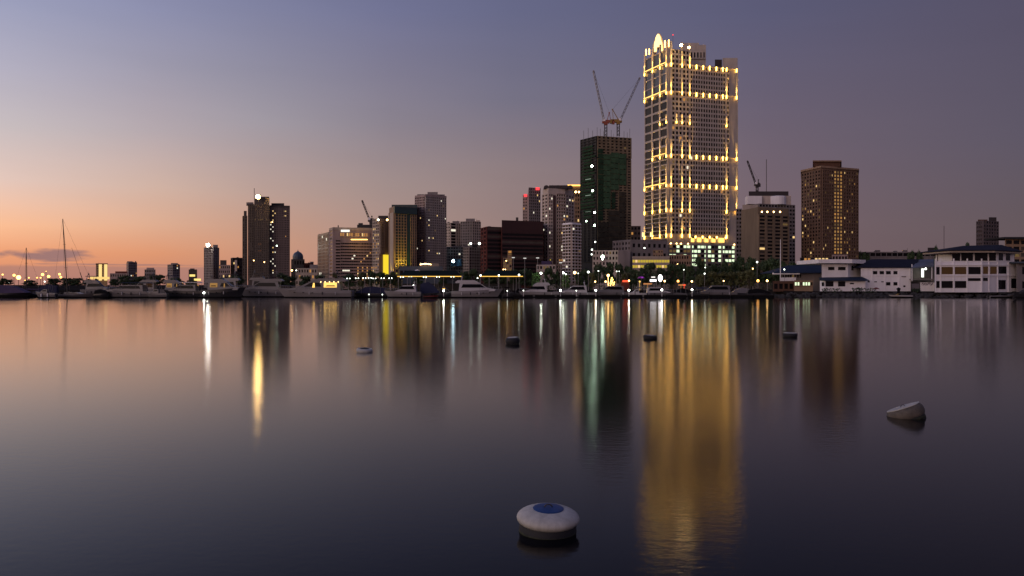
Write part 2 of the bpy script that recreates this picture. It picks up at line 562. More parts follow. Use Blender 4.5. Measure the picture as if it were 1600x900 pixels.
class Bld:
    """A building from the outline of its visible faces: pts are (photo column, depth), left to right;
    top is the photo row of its roof at point tp."""

    def __init__(self, name, label, pts, top, D=25, wall='grey', trim=None, glass='glass', tp=0, base=G, cat="building", group=None, z=None, cap='roof'):
        self.pts = [Vector((wx(p, Y), Y)) for p, Y in pts]
        self.Y = min(p.y for p in self.pts)
        self.plain = False
        self.zt = wz(top, pts[tp][1]) if z is None else z
        self.base = base
        self.rnd = random.Random(name + label)
        c = (self.pts[0] + self.pts[-1]) / 2
        self.o = Vector((c.x, c.y, base))
        self.root = thing(name, label, cat, self.o, group)
        self.wm = [M[wall], M[trim or wall], M[cap]]
        self.wall = MB()
        self.glass = M[glass]
        a, b = self.pts[0], self.pts[-1]
        back = [p * ((p.y + D) / p.y) for p in (b, a)]
        self.poly = self.pts + back
        self.wall.prism(self.poly, base, self.zt, 0, 2)
        self.wins = []

    # ---- helpers
    def seg(self, i, j=None):
        return self.pts[i], self.pts[i + 1 if j is None else j]

    @staticmethod
    def on(p, q, px):
        """point of the wall line p-q seen in photo column px"""
        k = (px - CX) / F
        d = q - p
        den = d.x - k * d.y
        t = (k * p.y - p.x) / den
        return p + d * t

    def z(self, py, Y=None):
        return wz(py, self.Y if Y is None else Y)

    def face(self, i=0, nc=6, nr=10, z0=None, z1=None, pier=.3, span=.4, t=.35, lit=0.06, kinds=('warm', 'white', 'amber'), px=None, m=0, seg=None, always=None, slab=0.0, minus=(), glass=None, spans=True):
        p, q = seg if seg else self.seg(i)
        if px:
            p, q = self.on(p, q, px[0]), self.on(p, q, px[1])
        z0 = self.base if z0 is None else z0
        z1 = self.zt if z1 is None else z1
        d = q - p
        W = d.length
        d.normalize()
        n = Vector((d.y, -d.x))
        ang = math.atan2(d.y, d.x)
        cw, ch = W / nc, (z1 - z0) / nr
        ww, wh = cw * (1 - pier), ch * (1 - span)
        if pier > 0.02:
            for c in range(nc + 1):
                wd = cw * pier if 0 < c < nc else cw * pier / 2
                s = c * cw + (wd / 2 if c == 0 else (-wd / 2 if c == nc else 0))
                o = p + d * s + n * (t / 2)
                self.wall.box((o.x, o.y, (z0 + z1) / 2), (wd, t, z1 - z0), ang, m)
        if span > 0.02 and spans:
            o = p + d * (W / 2) + n * ((t - .06) / 2)
            for r in range(nr + 1):
                hh = ch * span if 0 < r < nr else ch * span / 2
                zz = z0 + r * ch + (hh / 2 if r == 0 else (-hh / 2 if r == nr else 0))
                self.wall.box((o.x, o.y, zz), (W - .05, t - .06, hh), ang, m)
        if slab > 0:
            for r in range(1, nr + 1):
                o = p + d * (W / 2) + n * (slab / 2)
                self.wall.box((o.x, o.y, z0 + r * ch - ch * .02), (W * .96, slab, ch * .18), ang, 1)
        g = M[glass] if glass else self.glass
        for r in range(nr):
            for c in range(nc):
                if (c, r) in minus:
                    continue
                o = p + d * ((c + .5) * cw) + n * .07
                mm, k = g, 'g'
                if always:
                    k = always(c, r) or 'g'
                elif self.rnd.random() < lit:
                    k = self.rnd.choice(kinds)
                if k != 'g':
                    mm = L[k]
                elif g is M['glass'] and self.rnd.random() < .16:
                    mm = M['curtain']
                self.wins.append((k != 'g', ww * wh, ww, wh, (o.x, o.y, z0 + (r + .5) * ch), ang, k, mm))

    def win(self, p, w, h, ang=0.0, k='g', glass=None):
        self.wins.append((k != 'g', w * h * 5, w, h, p, ang, k, L[k] if k != 'g' else (M[glass] if glass else self.glass)))

    def part(self, name, mb, mats, parent=None, label=None, smooth=False):
        o = mb.build(name, mats, parent or self.root, self.o, smooth)
        if label:
            o["label"] = label
        return o

    def roofbox(self, name, px0, px1, top, Y, D=10, m='grey', z0=None):
        z0 = self.zt if z0 is None else z0
        z1 = wz(top, Y)
        if z1 <= z0:
            return
        q = MB().prism([(wx(px0, Y), Y), (wx(px1, Y), Y), (wx(px1, Y + D), Y + D), (wx(px0, Y + D), Y + D)], z0 + .003, z1)
        return self.part(name, q, M[m])

    def flood(self, px, py, Y, size, kind):
        """a lamp head with its housing, looking out over the bay"""
        c = at(px, py, Y)
        h = MB().box((c.x, c.y + size * .45, c.z), (size * 1.15, size * .5, size * 1.1)).box((c.x, c.y + size * .45, c.z - size * .9), (size * .16, size * .16, size * .8))
        ho = self.part("floodlight", h, M['darksteel'])
        l = MB().ball(c, size / 2, 10, 6)
        self.part("lens", l, L[kind], ho)
        return ho

    def mast(self, px, top, Y, r=.18, z0=None):
        z0 = self.zt if z0 is None else z0
        b = at(px, top, Y)
        return self.part("antenna", MB().tube((b.x, Y, z0), (b.x, Y, b.z), r, 5), M['darksteel'])

    def parapet(self, h=1.2, t=.5, out=.35, m=1):
        q = MB()
        for i in range(len(self.pts) - 1):
            a, b = self.seg(i)
            d = (b - a)
            n = Vector((d.y, -d.x)).normalized()
            c = (a + b) / 2 + n * (out - t / 2)
            q.box((c.x, c.y, self.zt + h / 2 - .4), (d.length + .2, t, h), math.atan2(d.y, d.x))
        return self.part("parapet", q, self.wm[m])

    def clutter(self):
        """small plant, tanks and masts that roughen a tower's roof line"""
        a, b = self.pts[0], self.pts[-1]
        W = (b - a).length
        if self.zt < 24 or W < 9 or self.plain:
            return
        for k in range(2 + int(W > 18) + int(W > 30)):
            u = self.rnd.uniform(.12, .88)
            p = a.lerp(b, u)
            p = p * ((p.y + self.rnd.uniform(5, 9)) / p.y)
            w, h = self.rnd.uniform(1.2, 3.2), self.rnd.uniform(.7, 1.9)
            if self.rnd.random() < .3:
                q = MB().lathe([(w * .4, 0), (w * .4, h * 1.1), (w * .1, h * 1.3)], (p.x, p.y, self.zt + .01), 10)
                self.part("water_tank", q, M['grey'])
            else:
                self.part("roof_plant", MB().box((p.x, p.y, self.zt + h / 2 + .01), (w, 2, h), 0), self.rnd.choice((M['grey'], M['dark'], M['steel'])))
        if self.rnd.random() < .6:
            p = a.lerp(b, self.rnd.uniform(.2, .8)) * 1.012
            self.part("antenna", MB().tube((p.x, p.y, self.zt), (p.x, p.y, self.zt + self.rnd.uniform(2.5, 5)), .07, 4), M['darksteel'])

    def done(self):
        self.clutter()
        self.part("wall", self.wall, self.wm)
        ws = sorted(self.wins, key=lambda w: (not w[0], -w[1], self.rnd.random()))
        for w in ws[:96]:
            me = window_mesh(w[2], w[3], w[6] + w[7].name, w[7])
            o = bpy.data.objects.new("window", me)
            COL.objects.link(o)
            o.parent = self.root
            o.location = Vector(w[4]) - self.o
            o.rotation_euler = (0, 0, w[5])
        rest = ws[96:]
        if rest:
            mats, ix = [], {}
            q = MB()
            for w in rest:
                if w[7].name not in ix:
                    ix[w[7].name] = len(mats)
                    mats.append(w[7])
                q.box(w[4], (w[2], .12, w[3]), w[5], ix[w[7].name])
            if len(mats) == 1:
                q.m = [0] * len(q.f)
            stuff(self.part("window_grid", q, mats))
        return self


# ---- far shore, from the sunset side
b = Bld("office_block", "small distant block with two gold floodlit fins, nearest the sunset", [(150, 1200), (168, 1200)], 413, 20, 'tan')
for a, c in ((154.5, 159), (163, 167.5)):
    q = MB().box((wx((a + c) / 2, 1199), 1199, (b.zt + 9) / 2 + 1), (wx(c, 1199) - wx(a, 1199), .8, b.zt - 11))
    b.part("light_fin", q, glow("gold_fin_light", (1.0, .70, .26), 1.1))
b.roofbox("roof_cap", 149.5, 168.5, 411.5, 1198, 22, 'dark')
q = MB().box((wx(156, 1180), 1180, wz(434.5, 1180)), (wx(169, 1180) - wx(143, 1180), 8, 3.4))
b.part("entrance_canopy", q, glow("gold_canopy_light", (1.0, .68, .22), 1.0))
b.face(0, 3, 6, 14, b.zt - 2, .4, .5, .3, 0)
b.done()
b = Bld("low_building", "low distant building with a brown roof beside the gold floodlit block", [(172, 1150), (201, 1150)], 427, 20, 'pink')
b.roofbox("roof_block", 180, 200, 424, 1152, 18, 'maroon')
b.face(0, 8, 3, None, None, .4, .5, .3, .05)
b.done()
b = Bld("office_block", "plain grey distant block with a sloping roof edge", [(198, 1160), (201, 1140), (214, 1150)], 409.5, 25, 'grey', tp=1)
b.face(0, 1, 10, pier=.4, span=.5, lit=0)
b.face(1, 5, 10, pier=.4, span=.5, lit=0.02)
b.roofbox("roof_block", 198.5, 207, 408.2, 1145, 12, 'grey')
b.done()
b = Bld("apartment_block", "squat distant block with a flat roof hut, right of the plain grey block", [(226, 1100), (243, 1100)], 421, 20, 'grey')
b.face(0, 5, 5, pier=.3, span=.5, lit=.02)
b.roofbox("roof_block", 229, 241, 418.3, 1102, 14, 'pink')
b.done()
b = Bld("apartment_block", "pale grey distant block standing alone before the tower with the white floodlight", [(262, 1100), (270, 1085), (281, 1095)], 413, 25, 'grey', tp=1)
b.face(0, 3, 9, pier=.35, span=.5, lit=0)
b.face(1, 4, 9, pier=.35, span=.5, lit=.06)
b.roofbox("roof_block", 267, 278, 411, 1095, 12, 'grey')
b.done()
b = Bld("low_building", "low dark building with yellow lit ground floor beside the floodlit tower", [(295, 900), (308, 900)], 421, 18, 'dark')
b.roofbox("roof_block", 297, 304, 419.5, 902, 10, 'dark')
b.face(0, 4, 4, z0=9, pier=.3, span=.5, lit=0)
for a, c, y in ((297, 304, 430.5), (304, 313, 437)):
    q = MB().box((wx((a + c) / 2, 890), 890, wz(y, 890)), (wx(c, 890) - wx(a, 890), 3, 2.4))
    b.part("lit_shopfront", q, glow("yellow_shopfront_light", (1.0, .74, .22), 1.2))
b.done()

b = Bld("office_tower", "slim grey tower with a single white floodlight on its roof corner", [(319, 800), (333, 790), (342, 806)], 386, 25, 'grey', tp=1)
b.face(0, 6, 16, pier=.45, span=.4, lit=.0)
b.face(1, 3, 16, pier=.45, span=.4, lit=.0)
b.roofbox("roof_block", 333, 340.5, 382.5, 800, 10, 'grey')
b.flood(325, 383, 788, 3.2, 'flood')
b.done()
b = Bld("apartment_block", "pinkish low block with a narrow raised stair tower", [(342, 780), (360, 780)], 414, 20, 'pink')
b.face(0, 6, 5, pier=.4, span=.5, lit=.12, kinds=('amber', 'warm'))
b.roofbox("stair_tower", 344, 354, 406.5, 782, 10, 'dark')
b.done()
b = Bld("office_block", "dark block with one pale vertical wall panel", [(361, 790), (364, 780), (380, 785)], 402.5, 20, 'dark', tp=1)
b.face(0, 1, 6, pier=.4, span=.5, lit=0)
b.face(1, 5, 8, pier=.4, span=.5, lit=.02)
q = MB().box((wx(368.5, 779), 779.2, wz(415, 779)), (2.2, .7, 11))
b.part("wall_panel", q, M['cream'])
b.done()

M['dusk'] = mat('dusky_brown_render', (.17, .13, .118), .85, streak=True)
# ---- dark twin cluster with the warm floodlight
Yc = 700
b = Bld("residential_tower", "tall dark stepped tower block with one warm floodlight and mast on top", [(397, Yc), (421, Yc - 6), (453, Yc + 2)], 309, 30, 'dark', tp=1, trim='dusk')
b.wall = MB()
b.plain = True
b.wm[0] = mat('warm_dark_render', (.07, .055, .05), .85, streak=True)
z1 = wz(309, Yc - 6); z2 = wz(321, Yc)
b.wall.prism([(wx(379, Yc + 8), Yc + 8), (wx(386.5, Yc + 6), Yc + 6), (wx(386.5, Yc + 36), Yc + 36), (wx(379, Yc + 36), Yc + 36)], G, wz(336, Yc), 0, 2)
b.wall.prism([(wx(387.5, Yc + 4), Yc + 4), (wx(397, Yc + 2), Yc + 2), (wx(397, Yc + 30), Yc + 30), (wx(387.5, Yc + 30), Yc + 30)], G, wz(318, Yc), 0, 2)
b.wall.prism([(wx(397.2, Yc), Yc), (wx(421, Yc - 6), Yc - 6), (wx(421, Yc + 28), Yc + 28), (wx(397.2, Yc + 28), Yc + 28)], G, z1, 0, 2)
b.wall.prism([(wx(420.6, Yc - 2), Yc - 2), (wx(453, Yc + 2), Yc + 2), (wx(453, Yc + 40), Yc + 40), (wx(420.6, Yc + 40), Yc + 40)], G, z2, 0, 2)
b.roofbox("roof_block", 385, 396, 316, Yc + 8, 12, 'grey', z0=wz(318, Yc))
b.roofbox("roof_block", 381, 385.5, 329.5, Yc + 12, 12, 'dark', z0=wz(336, Yc))
b.roofbox("roof_block", 408, 420.5, 307.3, Yc, 14, 'dark', z0=z1)
b.roofbox("roof_block", 424, 444, 317.5, Yc + 8, 16, 'dark', z0=z2)
P2 = lambda px, dY: Vector((wx(px, Yc + dY), Yc + dY))
b.face(seg=(P2(379.2, 8), P2(386.3, 6)), nc=2, nr=26, z0=8, z1=wz(337, Yc), pier=.5, span=.35, lit=0)
b.face(seg=(P2(387.7, 4), P2(396.8, 2)), nc=3, nr=30, z0=8, z1=wz(319, Yc), pier=.45, span=.35, lit=0)
b.face(seg=(P2(397.4, 0), P2(421, -6)), nc=8, nr=34, z0=8, z1=z1 - 6, pier=.5, span=.5, lit=0,
       always=lambda c, r: 'dim' if r == 27 and c in (0, 2, 3, 4, 6) else ('dimred' if r in (13, 16) and c in (2, 3) else None))
lits = {(1, 3), (1, 4), (1, 7), (0, 25), (1, 26), (1, 23), (0, 22), (1, 12), (2, 12), (1, 9), (1, 30), (1, 21), (0, 18), (1, 17), (1, 28), (2, 29), (0, 8), (0, 24), (1, 14), (4, 6), (2, 6)}
b.face(seg=(P2(421.4, -2), P2(435, 0)), nc=4, nr=32, z0=8, z1=z2 - 2, pier=.55, span=.5, m=1, lit=.0,
       always=lambda c, r: ('warm' if (c + r) % 2 else 'white') if (c, r) in lits else None)
b.face(seg=(P2(435, 0), P2(452.8, 2)), nc=7, nr=32, z0=8, z1=z2 - 2, pier=.55, span=.5, m=1, lit=.0,
       always=lambda c, r: 'warm' if (c, r) in {(3, 30), (4, 30), (4, 28), (3, 28), (0, 28)} else ('amber' if (c, r) == (4, 19) else None))
b.flood(403, 307.5, Yc - 9, 3.4, 'floodwarm')
b.mast(397.3, 294, Yc + 2, .25, z1)
for px, py, k in ((432.5, 384, 'site'), (425.5, 347, 'lampwarm'), (396.5, 407, 'lampwarm'), (413, 409.5, 'lampwarm')):
    b.flood(px, py, Yc - 11, .9, k)
b.done()

b = Bld("domed_building", "small building with a domed lantern top behind the large yachts", [(455, 820), (476, 820)], 405, 18, 'dark')
b.face(0, 5, 4, pier=.4, span=.5, lit=.08, kinds=('amber',))
c = at(465.5, 405, 828)
q = MB().lathe([(5.5, 0), (5.5, 3), (5, 5), (3.4, 7), (1.2, 8.2), (.3, 9.2), (.1, 10.5)], (c.x, c.y, b.zt), 14)
b.part("dome", q, M['bluegrey'])
b.done()
b = Bld("low_building", "low dark building with red roof beside the domed lantern building", [(475, 780), (490, 780)], 411, 20, 'maroon')
b.face(0, 5, 3, pier=.4, span=.5, lit=.05)
b.done()
b = Bld("low_building", "long beige low building behind the yacht with the gold lit saloon", [(462, 640), (512, 640)], 419, 20, 'beige')
b.face(0, 12, 3, z0=4, pier=.45, span=.5, lit=.06, kinds=('warm', 'amber'))
b.roofbox("roof_block", 484, 507, 413.5, 645, 14, 'grey')
b.flood(456, 422.5, 632, 1.3, 'lampwarm')
b.flood(463, 422.5, 632, .9, 'lamp')
b.done()

# ---- hotel group
b = Bld("office_building", "dark blue glazed building tucked behind the banded hotel", [(497, 560), (514, 530), (524, 536)], 365, 25, 'bluegrey', glass='glass_blue', tp=1)
b.face(0, 8, 16, pier=.25, span=.25, lit=.012, kinds=('white',))
b.face(1, 2, 16, pier=.25, span=.25, lit=0)
b.parapet(1.5)
b.done()
Yh = 500
b = Bld("hotel", "wide banded pinkish hotel with a white sign and orange lit top floor", [(515, Yh + 10), (521, Yh), (587, Yh + 8)], 358, 25, 'pink', trim='beige', tp=1)
zt = b.zt
b.face(0, 1, 15, z0=5, pier=.3, span=.5, lit=0)
b.face(1, 1, 15, z0=5, z1=wz(374, Yh), px=(524, 532), pier=.1, span=.5, t=.8, lit=0)
b.face(1, 9, 14, z0=5, z1=wz(378, Yh), px=(532, 558), pier=.06, span=.52, t=.5, lit=.0,
       always=lambda c, r: 'white' if (r == 4 and c in (1, 2, 3, 4)) or (r, c) in ((8, 6), (9, 7)) else None)
b.face(1, 12, 14, z0=5, z1=wz(378, Yh), px=(558, 587), pier=.15, span=.5, t=.5, lit=.12, kinds=('amber', 'amber', 'warm'),
       always=lambda c, r: ('amber' if (c * 7 + r * 5) % 3 else 'warm') if (r < 6 and (c * 5 + r * 3) % 3 == 0) or (7 <= r <= 11 and c == (r - 6) * 2) else None)
b.face(1, 14, 1, z0=wz(369.5, Yh), z1=wz(362.5, Yh), px=(531, 578), pier=.4, span=.3, t=.6,
       always=lambda c, r: ('amber', 'amber', 'dimred', 'warm', 'amber', 'amber', 'dimred')[c % 7])
q = MB().box((wx(539.5, Yh - 1), Yh - 1, wz(360.8, Yh)), (5.4, .5, 1.3))
b.part("sign_panel", q, L['sign'])
q = MB().box((wx(562, Yh), Yh - 1.4, wz(374.5, Yh)), (10, 2.4, .5))
b.part("balcony", q, L['goldtube'])
b.mast(528.5, 352, Yh + 5, .35)
b.roofbox("roof_block", 558, 583, 351, Yh + 10, 12, 'darker')
b.roofbox("roof_block", 560, 567, 348.5, Yh + 14, 8, 'darker', z0=wz(351, Yh + 10))
b.parapet(1.6)
b.done()
b = Bld("residential_tower", "cream tower with two rooftop floodlights and a yellow glowing wall", [(583, 480), (593, 474), (608, 482)], 341, 22, 'beige', tp=1)
b.face(0, 4, 22, z0=5, pier=.35, span=.45, lit=.16, kinds=('amber', 'warm'), t=.5)
b.face(1, 3, 20, z0=wz(398, 478), z1=b.zt - 3, px=(593, 600), pier=.3, span=.2, lit=.0, t=.6)
b.roofbox("roof_block", 591, 606.5, 337, 478, 14, 'dark')
b.flood(591, 343.5, 471, 1.2, 'lamp')
b.flood(605, 343.5, 474, 1.2, 'lampwarm')
p0, p1 = b.on(*b.seg(1), 599.5), b.on(*b.seg(1), 607.5)
c = (p0 + p1) / 2
q = MB().box((c.x, c.y - .6, (wz(398, 478) + wz(429, 478)) / 2), ((p1 - p0).length, .6, wz(398, 478) - wz(429, 478)), math.atan2((p1 - p0).y, (p1 - p0).x))
b.part("glowing_wall", q, L['panel'])
b.done()
b = Bld("office_tower", "dark green glass tower with tan end wall and yellow lit lower floors", [(608, 462), (616, 450), (651, 458)], 322, 25, 'tan', trim='teal', glass='teal', tp=1)
b.face(0, 1, 1, z0=6, z1=wz(330, 450), pier=.25, span=.02, lit=0, glass='beige')
ztop = wz(334, 450)
def yl(c, r):
    return 'yellowdim' if r < 9 and (c * 3 + r) % 4 else None  # dark panes given a faint glow in place of the yellow uplighting
b.face(1, 4, 24, z0=5, z1=ztop, px=(617.5, 635), pier=.22, span=.22, t=.5, lit=0, always=yl, m=0)
b.face(1, 1, 24, z0=5, z1=ztop, px=(635, 641), pier=.04, span=.1, t=.2, lit=0, m=1)
b.face(1, 3, 24, z0=5, z1=ztop, px=(641, 650.5), pier=.45, span=.2, t=.5, lit=0)
p, q_ = b.seg(1)
c = (p + q_) / 2
q = MB().box((c.x, c.y - .5, (b.zt + ztop) / 2), ((q_ - p).length, 1.4, b.zt - ztop - .4), math.atan2((q_ - p).y, (q_ - p).x))
b.part("crown_band", q, M['teal'])
for px, W in ((610.5, 8000), (614.5, 11000), (620, 26000), (625, 32000), (630, 32000), (635, 20000), (641, 7000)):
    u = b.on(*b.seg(1 if px > 616 else 0), px) + Vector((.1, -1.6))
    zz = wz(427, u.y)
    fx = b.part("uplight", MB().box((u.x, u.y, zz), (.5, .4, .4)), L['yellow'])
    l = bpy.data.lights.new("uplight_beam", 'SPOT')
    l.energy = W
    l.color = (1.0, .74, .04)
    l.spot_size = R(30)
    l.spot_blend = 1.0
    l.shadow_soft_size = .3
    lo_ = bpy.data.objects.new("uplight_beam", l)
    COL.objects.link(lo_)
    lo_.parent = fx
    lo_.location = Vector((u.x, u.y, zz + .3)) - b.o
    lo_.rotation_euler = Vector((0, .07, 1)).to_track_quat('-Z', 'Y').to_euler()
b.roofbox("roof_block", 612, 652, 319.8, 462, 12, 'teal')
b.done()
b = Bld("residential_tower", "tall grey apartment tower with scattered white lights next to the green glass tower", [(649, 476), (664, 470), (665, 468), (697, 478)], 306, 25, 'greylight', trim='pink', tp=2)
b.face(0, 6, 34, z0=6, pier=.35, span=.45, t=.5, lit=.03, kinds=('warm', 'white'), m=1)
b.face(2, 10, 34, z0=6, pier=.48, span=.5, t=.4, lit=.055, kinds=('warm', 'white', 'white', 'dim'))
b.roofbox("roof_block", 668, 684, 300, 474, 12, 'grey')
b.roofbox("roof_block", 652, 663, 303.5, 480, 10, 'grey')
b.roofbox("roof_block", 684, 695, 303.8, 478, 10, 'grey')
b.parapet(1.4)
b.done()
b = Bld("podium_building", "low blue grey podium with an amber lit curved parapet below the grey apartment tower", [(624, 420), (692, 420)], 416, 18, 'bluegrey')
b.face(0, 10, 1, z0=wz(432, 420), z1=wz(421, 420), pier=.3, span=.3, lit=.0)
b.roofbox("upper_storey", 656, 686, 411.5, 424, 12, 'grey')
q = MB()
for i in range(9):
    q.ball(at(657 + i * 2.0, 413.2 - 1.0 * math.sin(math.pi * i / 8), 419), .3, 6, 4)
b.part("parapet_lights", q, L['lampwarm'])
c = at(652, 427, 418)
q = MB().lathe([(2.1, 0), (1.9, 1), (1.2, 1.7), (.1, 2)], c, 12)
b.part("entrance_dome", q, M['white'])
b.done()

b = Bld("residential_tower", "pale twin apartment block, the lower wing with a dark recessed centre", [(697, 620), (704, 616), (719, 622)], 348, 22, 'cream', tp=1)
b.face(0, 2, 22, pier=.5, span=.4, lit=0)
b.face(1, 1, 22, px=(704, 712), pier=.08, span=.3, lit=.05, kinds=('white',), t=.5)
b.face(1, 2, 22, px=(713, 719), pier=.6, span=.3, lit=0)
b.roofbox("roof_block", 707, 718, 345.5, 622, 12, 'grey')
b.done()
b = Bld("residential_tower", "pale twin apartment block, the higher wing with a stepped roof", [(719.5, 610), (738, 606), (751, 612)], 345.5, 22, 'grey', trim='cream', tp=1)
b.face(0, 5, 24, pier=.4, span=.4, lit=.02, kinds=('white',))
b.face(1, 4, 24, pier=.4, span=.4, lit=.02, kinds=('white',), m=1)
b.roofbox("roof_block", 728, 742, 341.5, 614, 12, 'grey')
b.roofbox("roof_block", 744, 750, 344, 614, 10, 'cream')
b.done()
b = Bld("office_block", "grey block with a bluish floodlight and blue wall over its entrance", [(696, 500), (724, 500)], 385.5, 20, 'grey')
b.face(0, 7, 11, z0=8, pier=.35, span=.45, lit=.03, kinds=('white', 'dim'))
q = MB().box((wx(713, 498), 498, wz(410.5, 498)), (wx(721, 498) - wx(705, 498), 1.5, 4.5))
b.part("entrance_wall", q, mat("blue_entrance_wall", (.03, .11, .19), .5))
b.flood(708, 408, 495, 1.7, 'floodblue')
b.done()
b = Bld("office_block", "white ribbed block with two white floodlights on its roof", [(724, 490), (733, 486), (752, 492)], 386.5, 20, 'cream', trim='grey', tp=1)
b.face(0, 3, 12, z0=6, pier=.4, span=.4, lit=0)
b.face(1, 5, 12, z0=6, pier=.35, span=.45, lit=.03, kinds=('white',), m=1)
b.roofbox("roof_block", 738, 746, 382.5, 494, 8, 'darker')
b.flood(735.5, 380.5, 490, 1.3, 'lamp')
b.flood(749, 380.5, 490, 1.5, 'lamp')
b.done()
b = Bld("office_building", "wide dark maroon office building with black window bands", [(752, 452), (761, 440), (783, 444), (784, 442), (849, 452)], 354, 30, 'maroon', trim='maroon_dark', tp=1)
zl = wz(354, 440)
b.face(0, 2, 15, z0=4, pier=.4, span=.4, t=.4, lit=0)
b.face(1, 1, 15, z0=4, pier=.04, span=.4, t=.3, lit=0, m=1)
zu = wz(344, 442)
q = MB().prism([(wx(784, 442), 441.6), (wx(849, 452), 451.6), (wx(849, 452), 480), (wx(784, 442), 480)], b.zt - 3, zu)
b.part("upper_storey", q, M['maroon_dark'])
b.face(3, 1, 15, z0=4, z1=zl - 1, pier=.02, span=.4, t=.3, lit=0, m=1)
q = MB().box((wx(808, 455), 455, zu + 1.3), (1.4, 1.4, 2.6))
b.part("roof_vent", q, M['darksteel'])
b.done()
b = Bld("annex_building", "small narrow amber lit annex in front of the maroon office building", [(786, 410), (800, 410)], 403, 12, 'tan')
b.face(0, 3, 4, z0=wz(424, 410), pier=.4, span=.4, lit=.0, always=lambda c, r: 'dim' if (c + r) % 3 else None)
b.roofbox("rooftop_room", 793, 800, 391.5, 412, 6, 'tan')
b.win((wx(796.7, 411), 411.2, wz(393.5, 411)), 1.5, 1.0, 0, 'amber')
b.win((wx(796.7, 411), 411.2, wz(397.5, 411)), 1.5, .7, 0, 'dim')
for px, py in ((791, 407.5), (786.5, 421), (789.5, 421)):
    b.flood(px, py, 408, .5, 'lampwarm')
b.done()

# ---- centre
b = Bld("residential_tower", "distant slim tower with two red rooftop lights", [(817, 900), (824, 898), (826, 895), (844, 902)], 304, 25, 'pink', trim='grey', tp=1)
b.face(0, 2, 30, pier=.4, span=.4, lit=.02)
z2 = wz(293, 895)
q = MB().prism([(b.pts[2].x, b.pts[2].y - .5), (b.pts[3].x, b.pts[3].y - .5), (b.pts[3].x, 925), (b.pts[2].x, 925)], G, z2)
b.part("main_wing", q, M['grey'])
b.face(2, 6, 34, z1=z2, pier=.4, span=.4, t=.9, lit=.05, kinds=('white', 'warm'), m=1, seg=(b.pts[2] - Vector((0, .5)), b.pts[3] - Vector((0, .5))))
for a, c, y in ((818.5, 823.5, 304), (837, 843, 293.5)):
    p = at((a + c) / 2, y, 893)
    b.part("red_beacon", MB().box((p.x, p.y, p.z - 1), (wx(c, 893) - wx(a, 893), .6, 3.0)), L['red'])
b.done()
b = Bld("residential_tower", "tan tower with a gold lit crown behind the cream residential tower", [(884, 560), (909, 560)], 296, 22, 'tan')
b.face(0, 7, 24, pier=.4, span=.4, lit=.06, kinds=('warm', 'dim'))
q = MB().box((wx(897, 558), 566, b.zt + 1.7), (wx(908, 558) - wx(886, 558), 12, 2.2))
b.part("crown_block", q, M['tan'])
q = MB().box((wx(897.5, 556), 558.6, wz(289.5, 558)), (wx(908, 558) - wx(887, 558), .5, 1.0))
b.part("cornice_light", q, L['goldsoft'])
for px in (899.5, 904.5):
    b.flood(px, 300, 557, 1.3, 'lampwarm')
b.done()
b = Bld("residential_tower", "cream residential tower with arched gables and a dark stair slot", [(848, 470), (857, 462), (883, 466), (896, 476)], 294, 25, 'cream', trim='pink', tp=1)
b.face(0, 2, 26, z0=6, z1=b.zt - 3, pier=.35, span=.45, t=.6, lit=.05, kinds=('white',))
b.face(1, 2, 26, z0=6, z1=b.zt - 3, px=(857, 863.5), pier=.35, span=.45, t=.6, lit=.05, kinds=('white',))
q = MB().box((wx(866, 463), 463.2, (b.zt - 4) / 2 + 2), (1.7, .5, b.zt - 8))
b.part("stair_slot", q, M['maroon_dark'])
b.face(1, 4, 26, z0=6, z1=b.zt - 3, px=(869, 883), pier=.35, span=.45, t=.6, lit=.06, kinds=('white', 'amber', 'warm'), slab=1.0)
b.face(2, 3, 26, z0=6, z1=b.zt - 3, pier=.35, span=.45, t=.6, lit=.08, kinds=('white', 'warm'))
for px in (853, 862, 871, 881, 890):
    Yg = 470
    hw = 1.5
    x0 = wx(px, Yg)
    q = MB()
    pts_ = [(x0 - hw, b.zt), (x0 + hw, b.zt), (x0 + hw, b.zt + .8)] + [(x0 + hw * math.cos(t * math.pi / 6), b.zt + .8 + 1.2 * math.sin(t * math.pi / 6)) for t in range(1, 6)] + [(x0 - hw, b.zt + .8)]
    n = len(pts_)
    q.add([(x, Yg - 6, z + .01) for x, z in pts_] + [(x, Yg - 1, z + .01) for x, z in pts_], [tuple(range(n)), tuple(n + i for i in reversed(range(n)))] + [(i, n + i, n + (i + 1) % n, (i + 1) % n) for i in range(n)])
    b.part("gable", q, M['dark'])
q = MB().prism([(wx(858, 478), 478), (wx(888, 478), 478), (wx(888, 478), 488), (wx(858, 478), 488)], b.zt, wz(289.5, 478))
b.part("roof_block", q, M['maroon_dark'])
b.done()
b = Bld("apartment_block", "pale apartment wing with stacked balconies against the cream residential tower", [(880, 446), (893, 440), (907, 446)], 350, 20, 'cream', trim='white', tp=1)
b.face(0, 3, 19, z0=5, pier=.3, span=.4, t=.5, lit=.04, kinds=('white',), slab=.9)
b.face(1, 3, 19, z0=5, pier=.3, span=.4, t=.5, lit=.05, kinds=('white', 'dim'), slab=.9)
b.parapet(1.2)
b.done()
b = Bld("low_building", "pale low building behind the green lit tree, below the cream residential tower", [(838, 420), (868, 420)], 413.5, 15, 'cream')
b.face(0, 6, 2, z0=wz(432, 420), pier=.4, span=.5, lit=.0, always=lambda c, r: 'dim' if (c, r) in ((2, 1), (3, 1)) else None)
b.roofbox("roof_block", 846, 862, 408, 424, 8, 'purplecanvas')
b.flood(860, 406, 421, .6, 'yellow')
b.done()
